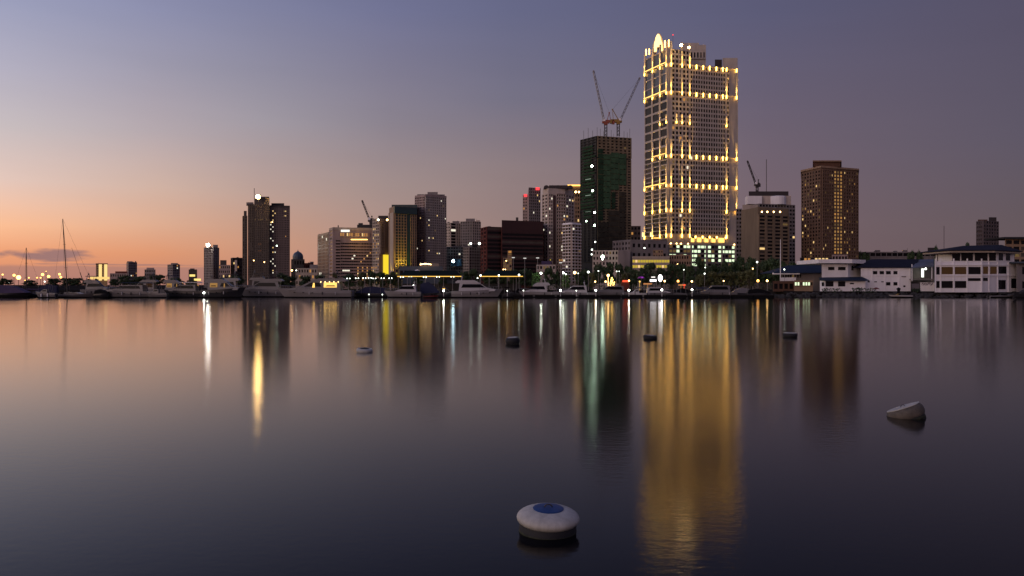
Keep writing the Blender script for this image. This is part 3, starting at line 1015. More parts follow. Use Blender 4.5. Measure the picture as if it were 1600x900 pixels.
# ------------------------------------------------------------------ cranes
def lattice(q, a, b, w, n, r, up=Vector((0, 0, 1))):
    """four chords with zig-zag bracing from a to b"""
    a, b = Vector(a), Vector(b)
    d = (b - a).normalized()
    u = d.cross(Vector((0, 1, 0)))
    if u.length < .1:
        u = d.cross(Vector((1, 0, 0)))
    u.normalize()
    v = d.cross(u).normalized()
    cs = [u * w / 2 + v * w / 2, u * w / 2 - v * w / 2, -u * w / 2 - v * w / 2, -u * w / 2 + v * w / 2]
    for c in cs:
        q.tube(a + c, b + c, r, 4)
    for i in range(n):
        p0, p1 = a + (b - a) * (i / n), a + (b - a) * ((i + 1) / n)
        for k in range(4):
            c0, c1 = cs[k], cs[(k + 1) % 4]
            q.tube(p0 + (c0 if i % 2 else c1), p1 + (c1 if i % 2 else c0), r * .7, 3)


def crane(label, px, Y, y_base, y_plat, jib, apex, back, m, w=1.6):
    base = at(px, y_base, Y)
    t = thing("tower_crane", label, "crane", base)
    pl = at(px, y_plat, Y)
    def part(name, q, mm):
        return q.build(name, mm, t, base)
    q = MB(); lattice(q, base, pl, w, max(2, int((pl - base).length / 2.2)), .22); part("mast", q, M['darksteel'])
    q = MB().box((pl.x, Y, pl.z + .4), (w * 3.0, w * 1.6, 1.3)).box((pl.x, Y, pl.z - .8), (w * 1.5, w * 1.4, 1.2)); part("slewing_platform", q, m)
    e = at(back, y_plat, Y)
    q = MB().box(((e.x + pl.x) / 2, Y, pl.z + 1.2), (abs(e.x - pl.x) + 1.0, w * .9, 1.5)); q.box((e.x, Y, pl.z + .2), (1.8, w * 1.1, 2.2)); part("counterweight_deck", q, m)
    tip = at(jib[0], jib[1], Y)
    foot = pl + Vector((math.copysign(w * .7, tip.x - pl.x), 0, 1.0))
    q = MB(); lattice(q, foot, tip, w * .62, max(8, int((tip - foot).length / 2.4)), .17); q.box((tip.x, Y, tip.z), (.9, .7, .9)); part("jib", q, M['steel'] if m is not M['darksteel'] else m)
    ap = at(apex[0], apex[1], Y)
    q = MB()
    for s in (-.5, .5):
        q.tube((pl.x + w * .4, Y + s, pl.z + .8), (ap.x, Y + s * .3, ap.z), .2, 4)
        q.tube((e.x + (pl.x - e.x) * .3, Y + s, pl.z + .8), (ap.x, Y + s * .3, ap.z), .14, 4)
    q.box((ap.x, Y, ap.z), (.9, .8, .6)); part("apex_frame", q, m)
    q = MB().tube((ap.x, Y, ap.z), tip, .05, 3); part("pendant_line", q, M['darksteel'])
    q = MB().box((foot.x, Y - w * .9, pl.z + 1.6), (1.3, 1.1, 1.6)); part("cab", q, M['white'])
    return t


M['netdeep'] = mat('deep_green_safety_net', (.014, .04, .018), .9, var=.5, scale=.3)
# ------------------------------------------------------------------ green netted tower under construction
b = Bld("unfinished_tower", "tall unfinished tower wrapped in green safety net with bare concrete top floors", [(908, 545), (933, 530), (986, 538)], 212.5, 24, 'darker', trim='rawconcrete', tp=1)
nf = 46
zt = b.zt
b.face(0, 4, nf, z0=20, z1=zt, pier=.12, span=.28, t=.8, lit=0, m=0, glass='darker')
for r_, c_, k in ((44, 1, 'dim'), (31, 2, 'dim'), (27, 1, 'dim'), (24, 2, 'dim'), (20, 1, 'dim')):
    pass
b.face(1, 8, 7, z0=wz(246, 532), z1=zt, pier=.42, span=.48, t=.8, lit=.05, kinds=('dim', 'dimred'), m=1)
b.face(1, 8, 38, z0=20, z1=wz(248, 532), pier=.35, span=.5, t=.5, lit=.012, kinds=('dim', 'dimred'), m=1)
p, q_ = b.seg(1)
d = (q_ - p).normalized(); n = Vector((d.y, -d.x)); ang = math.atan2(d.y, d.x)
zn = wz(237, 532)
for (u0, u1, ya, yb, m) in ((0.0, .16, 345, 232, 'netdeep'), (.16, .38, 326, 240, 'net'), (.38, .62, 296, 237, 'net'), (.62, .84, 288, 238, 'net'), (0.0, .3, 396, 347, 'netbrown'), (.3, .62, 396, 328, 'netbrown'), (.62, .82, 396, 298, 'netbrown'), (.4, .52, 326, 299, 'netdeep')):
    za, zb = wz(ya, 530), wz(yb, 530)
    rows = int((zb - za) / 3.4)
    c = p + (q_ - p) * ((u0 + u1) / 2) + n * 1.0
    q = MB()
    for r in range(rows):
        q.box((c.x + n.x * .05 * (r % 2), c.y + n.y * .05 * (r % 2), za + (zb - za) * (r + .5) / rows), ((q_ - p).length * (u1 - u0) - .25, .12, (zb - za) / rows - .35), ang)
    b.part("safety_net", q, M[m])
p, q_ = b.seg(0)
d = (q_ - p).normalized(); n = Vector((d.y, -d.x)); ang = math.atan2(d.y, d.x)
c = (p + q_) / 2 + n * 1.2
q = MB()
for r in range(22):
    q.box((c.x, c.y, 50 + r * 2.25), ((q_ - p).length * (.5 + .45 * b.rnd.random()), .12, 1.3), ang)
b.part("safety_net", q, mat("dark_green_net", (.012, .045, .016), .9, var=.5))
for px, top in ((912, 204), (919, 200), (926, 204), (933, 199), (938, 201), (955, 203), (975, 205), (984, 201), (980, 207), (943, 205)):
    b.mast(px, top, 540, .12)
for px, py, s, k in ((924.8, 259.5, 1.5, 'site'), (926, 298, 1.3, 'site'), (929, 332, 1.3, 'site'), (916, 345.5, 1.0, 'site'), (929, 352, 1.3, 'site'), (930, 378, 1.0, 'lamp'), (925, 390, 1.0, 'lamp'), (924.5, 397.5, .9, 'lamp')):
    b.flood(px, py, 524, s, k)
for r in (30, 33, 38, 24, 18):
    c = p + d * 9 + n * .95
    b.part("work_light", MB().box((c.x, c.y, 20 + (zt - 20) * r / nf + 1.2), (6, .1, .35), ang), glow("dull_site_tube", (.8, 1, .8), .35, False))
b.done()
crane("red tower crane with its jib steep and leaning back, over the green netted tower", 946.5, 545, 213, 192, (927.3, 111), (952, 176), 958, M['cranered'])
crane("ochre tower crane with its jib reaching out over the green netted tower", 966, 545, 213, 191, (999.5, 122), (957, 171), 955, M['craneyellow'])
crane("small crane with a thin leaning jib above the banded hotel", 579.5, Yh + 14, 352, 346, (566, 314), (581, 338), 583, M['darksteel'], 1.2)

# ------------------------------------------------------------------ the gold lit tower
b = Bld("skyscraper", "tallest skyscraper, cream with rows of gold facade lights and a glowing gable", [(1008, 672), (1044, 640), (1153, 660)], 97, 34, 'stone', trim='stone', tp=1)
b.plain = True
A, B_, C_ = b.pts
zf = lambda py, Y=648: wz(py, Y)
zpod = zf(380)
zmain = b.zt
p10, p20 = b.seg(0), b.seg(1)
nA = Vector(((B_ - A).y, -(B_ - A).x)).normalized()
nB = Vector(((C_ - B_).y, -(C_ - B_).x)).normalized()
aA = math.atan2((B_ - A).y, (B_ - A).x)
aB = math.atan2((C_ - B_).y, (C_ - B_).x)
# raised corner block
e = b.on(*p20, 1078)
zc = wz(76, 640)
q = MB().prism([A, B_, e, e - nB * 20, A - nA * 14], zmain + .01, zc)
b.part("corner_block", q, M['stone'])
ledge = [zf(103), zf(146), zf(243.5), zf(289), zf(327.5), zf(367)]
zt_ = [zc] + [zf(103)] + [zf(146)] + [zf(243.5)] + [zf(289)] + [zf(327.5)]
# left face
for i, (za, zb, nr) in enumerate(((ledge[0], zc, 1), (ledge[1], ledge[0], 3), (ledge[2], ledge[1], 7), (ledge[3], ledge[2], 6), (ledge[4], ledge[3], 6), (ledge[5], ledge[4], 6), (zpod, ledge[5], 2))):
    big = i in (0, 1)
    b.face(0, 3, nr, z0=za, z1=zb, pier=.16 if not big else .14, span=.22 if not big else .12, t=.7, lit=.03, kinds=('dim',), glass='bluegrey' if big else 'glass')
# corner part of the front, four bays
for i, (za, zb, nr) in enumerate(((ledge[0], zc, 3), (ledge[1], ledge[0], 6), (ledge[2], ledge[1], 13), (ledge[3], ledge[2], 6), (ledge[4], ledge[3], 6), (ledge[5], ledge[4], 6))):
    b.face(1, 5, nr, z0=za, z1=zb, px=(1049, 1077), pier=.36, span=.38, t=.6, lit=.03, kinds=('dim', 'white', 'amber'))
    b.face(1, 7, nr + (2 if i == 0 else 0), z0=za, z1=min(zb, zmain - .5), px=(1078, 1106), pier=.34, span=.36, t=.6, lit=.012, kinds=('dim', 'amber', 'white')) if i or True else None
    b.face(1, 7, nr + (2 if i == 0 else 0), z0=za, z1=min(zb, zmain - .5), px=(1106, 1133), pier=.34, span=.36, t=.6, lit=.012, kinds=('dim', 'amber', 'white'))
    b.face(1, 1, nr, z0=za, z1=min(zb, zmain - .5), px=(1134.5, 1139.5), pier=.4, span=.38, t=.6, lit=0)
# roof blocks and the glowing gable
b.roofbox("roof_block", 1064, 1103, 70, 668, 20, 'stone')
b.roofbox("roof_block", 1064, 1092, 67, 672, 12, 'stone', z0=wz(70, 668))
b.roofbox("roof_block", 1129, 1152.5, 90.5, 668, 18, 'stone')
b.roofbox("roof_block", 1117, 1128, 93, 672, 8, 'dark')
b.roofbox("roof_block", 1040, 1050, 64, 664, 10, 'stone', z0=zc)
b.face(seg=(Vector((wx(1078, 667), 667)), Vector((wx(1102.5, 667), 667))), nc=5, nr=1, z0=zf(92, 667), z1=zf(80, 667), pier=.5, span=.3, lit=0)
def gable(pxl, pxr, y0, ys, yt, Y, D):
    xl, xr = wx(pxl, Y), wx(pxr, Y)
    w = xr - xl; z0_, z1_, z2_ = wz(y0, Y), wz(ys, Y), wz(yt, Y)
    xm = (xl + xr) / 2
    pts_ = [(xl, z0_), (xl + w * .3, z0_), (xl + w * .36, z0_ + (z1_ - z0_) * .55), (xl + w * .64, z0_ + (z1_ - z0_) * .55), (xl + w * .7, z0_), (xr, z0_), (xr - w * .06, z1_), (xr - w * .17, z1_ + (z2_ - z1_) * .3), (xr - w * .22, z1_ + (z2_ - z1_) * .6), (xm + w * .17, z1_ + (z2_ - z1_) * .85), (xm + w * .07, z2_), (xm - w * .07, z2_), (xm - w * .17, z1_ + (z2_ - z1_) * .85), (xl + w * .22, z1_ + (z2_ - z1_) * .6), (xl + w * .17, z1_ + (z2_ - z1_) * .3), (xl + w * .06, z1_)]
    n = len(pts_)
    q = MB()
    q.add([(x, Y, z) for x, z in pts_] + [(x, Y + D, z) for x, z in pts_], [tuple(range(n)), tuple(n + i for i in reversed(range(n)))] + [(i, n + i, n + (i + 1) % n, (i + 1) % n) for i in range(n)])
    return q
b.part("gable_back", gable(1021, 1038, 82, 66, 52, 662, 8), M['cream'])
b.part("gable_light", gable(1021.5, 1035.5, 80.5, 67, 53, 660.5, .8), L['crown'])
for px, y0, y1 in ((1009.5, 86, 77), (1014.5, 85, 76.5), (1039, 74, 63.5), (1045, 73, 62.5)):
    p = at(px, (y0 + y1) / 2, 655)
    b.part("crown_lamp", MB().box((p.x, p.y, p.z), (.75, .6, wz(y1, 655) - wz(y0, 655))), L['gold'])
for px, py, s, k in ((1064.5, 70.5, 2.0, 'floodwarm'), (1076.5, 74, 1.5, 'floodwarm')):
    b.flood(px, py, 637, s, k)
b.part("red_beacon", MB().ball(at(1051.5, 54.5, 660), .6, 6, 4), L['red'])
b.mast(1051.5, 55, 661, .12, zc)

# lamps at the ledges: fixture, plus the real spotlight that washes the pilaster above it
spot_data = {}
def spot(parent, p, tilt, W, size=34):
    k = (round(W), size)
    if k not in spot_data:
        l = bpy.data.lights.new("pilaster_spot", 'SPOT')
        l.energy = W
        l.color = (1.0, .56, .13)
        l.spot_size = R(size)
        l.spot_blend = 1.0
        l.shadow_soft_size = .35
        spot_data[k] = l
    o = bpy.data.objects.new("pilaster_spot", spot_data[k])
    COL.objects.link(o)
    o.parent = parent
    o.location = p - b.o
    dv = Vector((tilt.x, tilt.y, 1.0))
    o.rotation_euler = dv.to_track_quat('-Z', 'Y').to_euler()

def wash(P, n, ang, z, tall, wide=.7, W=30000, h=2.8):
    """pilaster lamp: a glowing fixture below the ledge and an up-light above it"""
    c = P + n * 1.3
    fx = b.part("facade_lamp", MB().box((c.x, c.y, z - h / 2 + .4), (wide, .5, h), ang), L['gold'])
    if tall:
        # the lit pilaster itself stands a little proud of the wall
        pc = P + n * .75
        b.wall.box((pc.x, pc.y, z + tall / 2 + .6), (1.5, 1.1, tall), ang, 0)
        spot(fx, Vector((c.x + n.x * 1.0, c.y + n.y * 1.0, z + .2)), -n * .09, W)
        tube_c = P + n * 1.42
        b.part("pilaster_tube", MB().box((tube_c.x, tube_c.y, z + tall * .18 + .5), (.3, .16, tall * .36), ang), L['goldtube'])  # added glowing strip, imitates the bright foot of the spotlight wash

left_px = (1009, 1021.5, 1033, 1043)
front_px = (1047.5, 1064.5, 1076.5)
far_px = (1134, 1149.5)
for i, z in enumerate(ledge):
    tall = (17, 19, 12, 15, 15, 13)[i]
    for px in left_px:
        if i == 2 and px == 1009:
            continue
        wash(b.on(*p10, px), nA, aA, z, tall if i != 5 else 8, .65)
    for px in front_px:
        wash(b.on(*p20, px), nB, aB, z, tall, .7)
    for px in far_px:
        if i == 5 and px > 1140:
            continue
        wash(b.on(*p20, px), nB, aB, z, 0.0 if i == 0 else tall, .7)
    if i < 4:
        for px in (1087, 1097.5, 1107.5, 1118, 1128):
            wash(b.on(*p20, px), nB, aB, z, 0, .7, h=3.2)
for px in (1056, 1064.5, 1076.5, 1134):
    wash(b.on(*p20, px), nB, aB, zf(193), 6, .7, 16000, 1.6)
for px in (1033, 1043):
    wash(b.on(*p10, px), nA, aA, zf(193), 5, .7, 16000, 1.6)
for i in (0, 1, 2, 3):
    a_, c_ = b.on(*p10, 1008.5 if i != 2 else 1021), b.on(*p10, 1043.5)
    o = (a_ + c_) / 2 + nA * 1.0
    b.part("ledge", MB().box((o.x, o.y, ledge[i] + .1), ((c_ - a_).length, 1.5, .6), aA), M['cream'])
    b.part("ledge_light", MB().box((o.x + nA.x * .85, o.y + nA.y * .85, ledge[i] + .8), ((c_ - a_).length - .6, .2, .36 if i != 2 else .25), aA), L['goldtube'])
a_, c_ = b.on(*p20, 1045), b.on(*p20, 1152.5)
for z in ledge[:5]:
    o = (a_ + c_) / 2 + nB * .65
    b.part("ledge", MB().box((o.x, o.y, z + .1), ((c_ - a_).length, 1.2, .55), aB), M['cream'])
# golden lobby level and pale green car park under it
zl0, zl1 = zf(379), zf(367.5)
p, q_ = b.on(*p20, 1077), b.on(*p20, 1132)
for k in range(5):
    u, v = p + (q_ - p) * (k / 5 + .02), p + (q_ - p) * ((k + 1) / 5 - .02)
    o = (u + v) / 2 + nB * .5
    b.part("lobby_glow", MB().box((o.x, o.y, zl0 + 2.2), ((v - u).length, .3, 3.6), aB), L['goldsoft'])
    if k in (0, 2, 3):
        b.part("lobby_window", MB().box((o.x + nB.x * .4, o.y + nB.y * .4, zl0 + 4.1), ((v - u).length * .5, .2, 1.6), aB), M['glass'])
for px in (1077, 1085, 1096, 1107, 1118, 1132):
    o = b.on(*p20, px) + nB * 1.0
    b.part("lobby_column", MB().box((o.x, o.y, (zl0 + zl1) / 2), (1.1, 1.0, zl1 - zl0), aB), M['cream'])
    if px > 1080:
        o = b.on(*p20, px) + nB * 2.0
        b.part("facade_lamp", MB().box((o.x, o.y, zl1 - 1.6), (.9, .6, 1.6), aB), L['gold'])
pk = Bld("car_park", "pale green lit car park podium under the gold lit skyscraper", [(1039, 634), (1044, 630), (1152, 650)], 381.5, 6, 'grey', trim='cream', tp=1)
def pl(c, r):
    if c % 4 == 2 and pk.rnd.random() < .8: return 'green'
    return 'green' if pk.rnd.random() < .42 else ('dim' if pk.rnd.random() < .3 else None)
pk.face(1, 19, 5, z0=wz(417, 636), z1=pk.zt, px=(1045, 1148), pier=.12, span=.42, t=.7, lit=0, always=pl, m=0)
for px in (1079, 1103, 1127, 1148):
    o_ = pk.on(*pk.seg(1), px) + nB * .9
    pk.part("column", MB().box((o_.x, o_.y, (pk.zt + 18) / 2), (1.3, 1.0, pk.zt - 18), aB), M['cream'])
for px in (1047, 1056, 1063, 1074, 1146):
    o_ = pk.on(*pk.seg(1), px) + nB * 1.2
    pk.part("parapet_lamp", MB().ball((o_.x, o_.y, pk.zt + .6), .55, 6, 4), L['lampwarm'])
pk.parapet(1.0)
pk.done()
# lit canopies at the foot of the left face
for px in (1004.5, 1017, 1028, 1040):
    p = at(px, 366.5, 655)
    b.part("canopy_lamp", MB().box((p.x, p.y, p.z), (1.1, .8, 3.4)), L['crown'])
p = at(1031, 372, 650)
b.part("canopy", MB().box((p.x, p.y + 1, p.z + .6), (12, 3, .5)).box((p.x, p.y + 1, p.z - 2), (11, 2.6, 2.4)), M['tan'])
b.part("canopy_light", MB().box((p.x, p.y - .5, p.z), (10, .3, .7)), L['goldsoft'])
b.done()

# ------------------------------------------------------------------ low buildings below the tower
b = Bld("low_building", "dark tan block between the green netted tower and the gold lit skyscraper", [(985, 600), (1001, 600)], 353, 18, 'tan')
b.face(0, 3, 5, z0=30, pier=.4, span=.5, lit=.02)
b.done()
b = Bld("office_building", "plain dark grey block below the gold lit skyscraper", [(958, 460), (986, 446), (1042, 454)], 376, 22, 'grey', tp=1)
b.face(0, 6, 4, z0=18, pier=.45, span=.5, lit=.03)
b.face(1, 7, 4, z0=8, pier=.5, span=.6, lit=.0)
b.flood(1007, 387.5, 446, .8, 'lamp')
b.parapet(1.0)
b.done()
b = Bld("office_building", "pale windowed block with one bright white light on its wall", [(926, 432), (966, 430), (985, 438)], 391, 20, 'cream', tp=1)
b.face(0, 8, 4, z0=wz(424, 430), pier=.45, span=.45, lit=.06, kinds=('dim',))
b.flood(941.5, 401, 427, 1.7, 'site')
b.flood(941.5, 405, 427.5, 1.0, 'lamp')
b.done()
b = Bld("low_building", "low building with yellow lit window rows behind the palms, below the plain dark grey block", [(988, 418), (1046, 418)], 402, 14, 'beige')
b.face(0, 14, 2, z0=wz(420.5, 418), z1=wz(404, 418), pier=.14, span=.5, lit=0, always=lambda c, r: 'yellow' if b.rnd.random() < .8 else 'warm')
b.parapet(.9)
b.done()
b = Bld("low_building", "small orange block standing on the yellow lit low building", [(1020, 424), (1036, 424)], 390.5, 8, 'tan', base=wz(402.5, 424), trim='beige')
b.face(0, 4, 2, pier=.5, span=.6, lit=.1, kinds=('dim',))
b.done()
b = Bld("low_building", "brownish low building in front of the pale green car park", [(1045, 425), (1080, 425)], 398, 14, 'tan')
b.face(0, 9, 3, z0=wz(424, 425), pier=.4, span=.5, lit=.05, kinds=('dim', 'dimred'))
b.flood(1059, 413, 422, .8, 'lampwarm')
b.done()

# ------------------------------------------------------------------ right of the tower
b = Bld("office_tower", "stepped pale tower with a drum shaped roof plant, behind the tan slab block", [(1168, 560), (1186, 548), (1242, 558)], 318, 25, 'grey', trim='cream', glass='glass', tp=1)
b.face(0, 2, 18, pier=.1, span=.4, lit=.02)
b.face(1, 12, 22, pier=.25, span=.45, lit=.04, kinds=('white', 'warm'))
b.roofbox("roof_block", 1166, 1236, 306, 556, 16, 'cream')
b.roofbox("roof_block", 1170, 1232, 299, 560, 12, 'dark', z0=wz(306, 556))
c = at(1218, 312, 553)
b.part("plant_drum", MB().lathe([(5.6, 0), (5.6, 5.5), (5.0, 5.9), (.2, 6)], (c.x, c.y + 4, b.zt), 18), M['white'])
b.part("plant_drum", MB().box((wx(1180, 552), 556, b.zt + 3), (10, 6, 5.6)), M['white'])
b.mast(1197.5, 249, 562, .22, wz(299, 560))
b.done()
crane("small crane with a leaning jib on the stepped pale tower", 1183, 566, 300, 290, (1168, 252), (1185, 281), 1186, M['darksteel'], 1.3)
b = Bld("apartment_block", "tan slab block with blank side wall and dark stacked window bays", [(1158, 478), (1184, 458), (1232, 468)], 323.5, 22, 'beige', trim='tan', tp=1)
b.wm[0] = mat("tan_plaster", (.20, .15, .10), .85, streak=True)
b.face(1, 4, 13, z0=wz(408, 458), z1=wz(335, 458), pier=.28, span=.42, t=.7, lit=.06, kinds=('warm', 'dim', 'white'))
for px in (1190.5, 1199, 1209, 1219):
    b.flood(px, 331, 455, .95, 'lampwarm')
b.roofbox("roof_block", 1160, 1184, 320, 475, 12, 'beige')
b.done()
b = Bld("apartment_block", "thin dark apartment block squeezed between the gold skyscraper and the tan slab", [(1150, 520), (1159, 520)], 326, 15, 'grey')
b.face(0, 2, 20, pier=.3, span=.45, lit=.01)
b.done()
b = Bld("residential_tower", "brown residential tower with flat overhanging crown and many small amber lights", [(1253, 480), (1283, 462), (1340, 474)], 262, 30, 'brown', trim='tan', tp=1)
b.wm[0] = mat("brown_render", (.15, .092, .062), .85, streak=True)
def bl(c, r):
    x = b.rnd.random()
    return ('warm' if x < .5 else 'white') if x < .045 else ('mid' if x < .08 else ('dim' if x < .16 else None))
b.face(0, 7, 32, z0=6, z1=b.zt - 1, pier=.42, span=.42, t=.5, lit=0, always=bl)
b.face(1, 5, 32, z0=6, z1=b.zt - 1, px=(1284, 1301), pier=.42, span=.42, t=.8, lit=0, always=bl)
b.face(1, 3, 32, z0=6, z1=b.zt - 1, px=(1302, 1316), pier=.4, span=.4, t=.4, lit=0, always=lambda c, r: ('mid' if b.rnd.random() < .75 else ('amber' if b.rnd.random() < .5 else 'dim')))
b.face(1, 6, 32, z0=6, z1=b.zt - 1, px=(1317, 1340), pier=.42, span=.42, t=.8, lit=0, always=bl)
q = MB().prism([v + (v - sum(b.poly, Vector((0, 0))) / len(b.poly)).normalized() * .9 for v in b.poly], b.zt + .02, b.zt + 1.1)
b.part("cornice", q, M['tan'])
b.roofbox("crown_block", 1272, 1313, 253, 466, 22, 'brown', z0=b.zt + 1.1)
b.roofbox("crown_cap", 1270, 1315, 250.5, 464.5, 25, 'tan', z0=wz(253, 466))
b.done()
b = Bld("shop_row", "row of yellow lit shops at the foot of the brown residential tower", [(1250, 420), (1300, 420)], 402.5, 10, 'dark')
b.face(0, 9, 1, z0=wz(408, 420), z1=wz(402.5, 420), pier=.3, span=.3, t=.3, lit=0, always=lambda c, r: ('amber' if c in (1, 2) else 'warm') if c in (1, 2, 4, 5, 6, 7) else None)
b.done()
b = Bld("warehouse", "long low dark warehouse roof behind the white clubhouses", [(1342, 500), (1462, 500)], 393.5, 30, 'grey', cap='dark')
b.face(0, 14, 1, z0=wz(402, 500), pier=.1, span=.4, lit=0)
b.done()
b = Bld("shop_row", "low building with a pale red awning beside the brown residential tower", [(1300, 440), (1324, 440)], 398, 10, 'pink', cap='redhull')
b.face(0, 5, 1, z0=wz(408, 440), pier=.3, span=.5, lit=.2, kinds=('dim',))
b.done()
b = Bld("residential_tower", "dark lone tower with a stepped roof above the three storey clubhouse", [(1527, 560), (1536, 552), (1560, 560)], 344.5, 20, 'brown', trim='dark', tp=1)
b.wm[0] = mat("dusky_render", (.12, .095, .095), .85, streak=True)
b.face(0, 3, 10, z0=20, pier=.3, span=.5, t=.8, lit=0)
b.face(1, 6, 12, z0=20, pier=.4, span=.4, lit=.0)
b.roofbox("roof_block", 1545, 1557, 339.5, 560, 10, 'dark')
b.roofbox("roof_block", 1528, 1543, 343, 562, 10, 'brown')
b.done()
b = Bld("apartment_block", "dark block with pale balcony bands at the far right edge", [(1570, 420), (1640, 424)], 373.5, 16, 'tan', trim='dark')
b.face(0, 6, 5, z0=12, pier=.2, span=.4, lit=.03, kinds=('dim',))
q = MB().box((wx(1605, 420), 426, b.zt + .5), (28, 18, .9))
b.part("roof_slab", q, M['darker'])
b.done()


# ------------------------------------------------------------------ clubhouses on the right
def hiproof(poly_px, Y0, Y1, ze, ry, rpx0, rpx1, over=.8):
    """hipped roof over the rectangle between two photo columns and two depths"""
    x0, x1 = wx(poly_px[0], Y0) - over, wx(poly_px[1], Y0) + over
    ym = (Y0 + Y1) / 2
    zr = wz(ry, ym)
    r0, r1 = wx(rpx0, ym), wx(rpx1, ym)
    v = [(x0, Y0 - over, ze), (x1, Y0 - over, ze), (x1, Y1 + over, ze), (x0, Y1 + over, ze), (r0, ym, zr), (r1, ym, zr),
         (x0, Y0 - over, ze - .25), (x1, Y0 - over, ze - .25), (x1, Y1 + over, ze - .25), (x0, Y1 + over, ze - .25)]
    return MB().add(v, [(0, 1, 5, 4), (1, 2, 5), (2, 3, 4, 5), (3, 0, 4), (6, 7, 1, 0), (7, 8, 2, 1), (8, 9, 3, 2), (9, 6, 0, 3), (9, 8, 7, 6)])


YB = 303
b = Bld("clubhouse", "white two storey clubhouse with a wide flat roof slab and blue lower canopy", [(1284, YB), (1325, YB), (1346, YB + 10)], 412.5, 14, 'white', trim='white', tp=0)
def xw(px): return wx(px, YB)
for a, c, y0, y1 in ((1294, 1303.5, 417, 422), (1309.5, 1321, 417, 422)):
    b.win((wx((a + c) / 2, YB - .1), YB - .12, wz((y0 + y1) / 2, YB)), wx(c, YB) - wx(a, YB), wz(y0, YB) - wz(y1, YB), 0)
b.win((wx(1332, YB + 3), YB + 3.1, wz(418.5, YB)), 1.9, 1.8, math.atan2(10, wx(1346, YB + 10) - wx(1325, YB)))
q = MB().prism([(wx(1274, YB) , YB - 3), (wx(1326, YB), YB - 3), (wx(1360, YB), YB + 4), (wx(1360, YB), YB + 22), (wx(1274, YB), YB + 20)], wz(411.5, YB), wz(405.5, YB))
b.part("roof_slab", q, [M['white']])
q = MB().prism([(wx(1281, YB), YB - 4.5), (wx(1344, YB), YB - 4.5), (wx(1344, YB), YB - .02), (wx(1281, YB), YB - .02)], G, wz(438.5, YB))
b.part("lower_storey", q, [M['white']])
for a, c, y0, y1 in ((1284, 1287.5, 441, 447), (1290, 1302, 439.5, 447.5), (1309.5, 1320.5, 439.5, 447.5), (1328, 1334, 442, 444)):
    b.win((wx((a + c) / 2, YB - 4.5), YB - 4.54, wz((y0 + y1) / 2, YB - 4.5)), wx(c, YB) - wx(a, YB), wz(y0, YB) - wz(y1, YB), 0)
q = MB().add([(xw(1278), YB - 6.2, wz(438, YB)), (xw(1347), YB - 6.2, wz(438, YB)), (xw(1347), YB - .1, wz(432.5, YB)), (xw(1280), YB - .1, wz(433.5, YB)),
              (xw(1278), YB - 6.2, wz(438, YB) - .2), (xw(1347), YB - 6.2, wz(438, YB) - .2), (xw(1347), YB - .1, wz(438.3, YB)), (xw(1280), YB - .1, wz(438.3, YB))],
             [(0, 1, 2, 3), (4, 5, 1, 0), (5, 6, 2, 1), (7, 4, 0, 3), (7, 6, 5, 4)])
b.part("canopy", q, [M['blueroof']])
b.done()

b = Bld("clubhouse", "white two storey clubhouse with navy pitched roof and split dark windows", [(1345, YB), (1423, YB)], 417.5, 13, 'white')
for a, c, y0, y1 in ((1364, 1370.5, 423.5, 428.5), (1374.5, 1381, 423.5, 428.5), (1384.5, 1391.5, 423.5, 428.5), (1396, 1402, 423.5, 428.5), (1384.5, 1391, 440.8, 446), (1396, 1402, 440.8, 446),
                     (1348.5, 1351.3, 439, 441.2), (1355.5, 1359, 439, 441.2), (1366, 1370, 439.6, 441), (1377, 1380.5, 439.6, 441), (1411.5, 1414.5, 446, 448.5)):
    b.win((wx((a + c) / 2, YB), YB - .04, wz((y0 + y1) / 2, YB)), wx(c, YB) - wx(a, YB), wz(y0, YB) - wz(y1, YB), 0)
q = MB()
for px in (1362.5, 1383, 1405):
    q.box((xw(px), YB - .1, (b.zt + G) / 2), (.22, .2, b.zt - G))
q.box((xw(1384), YB - .12, wz(431, YB)), (xw(1423) - xw(1345), .1, .15))
b.part("wall_ribs", q, M['white'])
b.part("wall_sign", MB().box((xw(1412), YB - .12, wz(432, YB)), (1.7, .08, .5)), M['grey'])
b.part("roof", hiproof((1341, 1424), YB, YB + 13, b.zt, 405, 1362, 1436, .9), [M['navyroof']])
b.done()

sh = thing("boat_shed", "open boat shed with a bright white lamp under its pale blue roof", "shed", (wx(1440, 300), 300, G))
so_ = sh.location.copy()
MB().add([(wx(1423.5, 299), 299, wz(418, 299)), (wx(1459, 299), 299, wz(413, 299)), (wx(1459, 312), 312, wz(405, 312)), (wx(1437, 312), 312, wz(405.5, 312)),
          (wx(1423.5, 299), 299, wz(418, 299) - .3), (wx(1459, 299), 299, wz(413, 299) - .9), (wx(1459, 312), 312, wz(405, 312) - .9), (wx(1437, 312), 312, wz(405.5, 312) - .9)],
         [(0, 1, 2, 3), (5, 4, 0 + 0, 1), (5, 6, 2, 1), (6, 7, 3, 2), (7, 4, 0, 3), (4, 5, 6, 7)]).build("roof", mat("pale_blue_sheet", (.10, .12, .17), .6), sh, so_)
MB().box((wx(1441, 310), 310, wz(428, 310)), (9.2, .3, 7.5)).build("back_wall", M['grey'], sh, so_)
MB().box((wx(1439, 303), 303, wz(436.5, 303)), (9, 12, .3)).build("platform", M['grey'], sh, so_)
for px in (1425, 1456):
    MB().box((wx(px, 300), 300, wz(426, 300)), (.25, .25, 6.4)).build("post", M['white'], sh, so_)

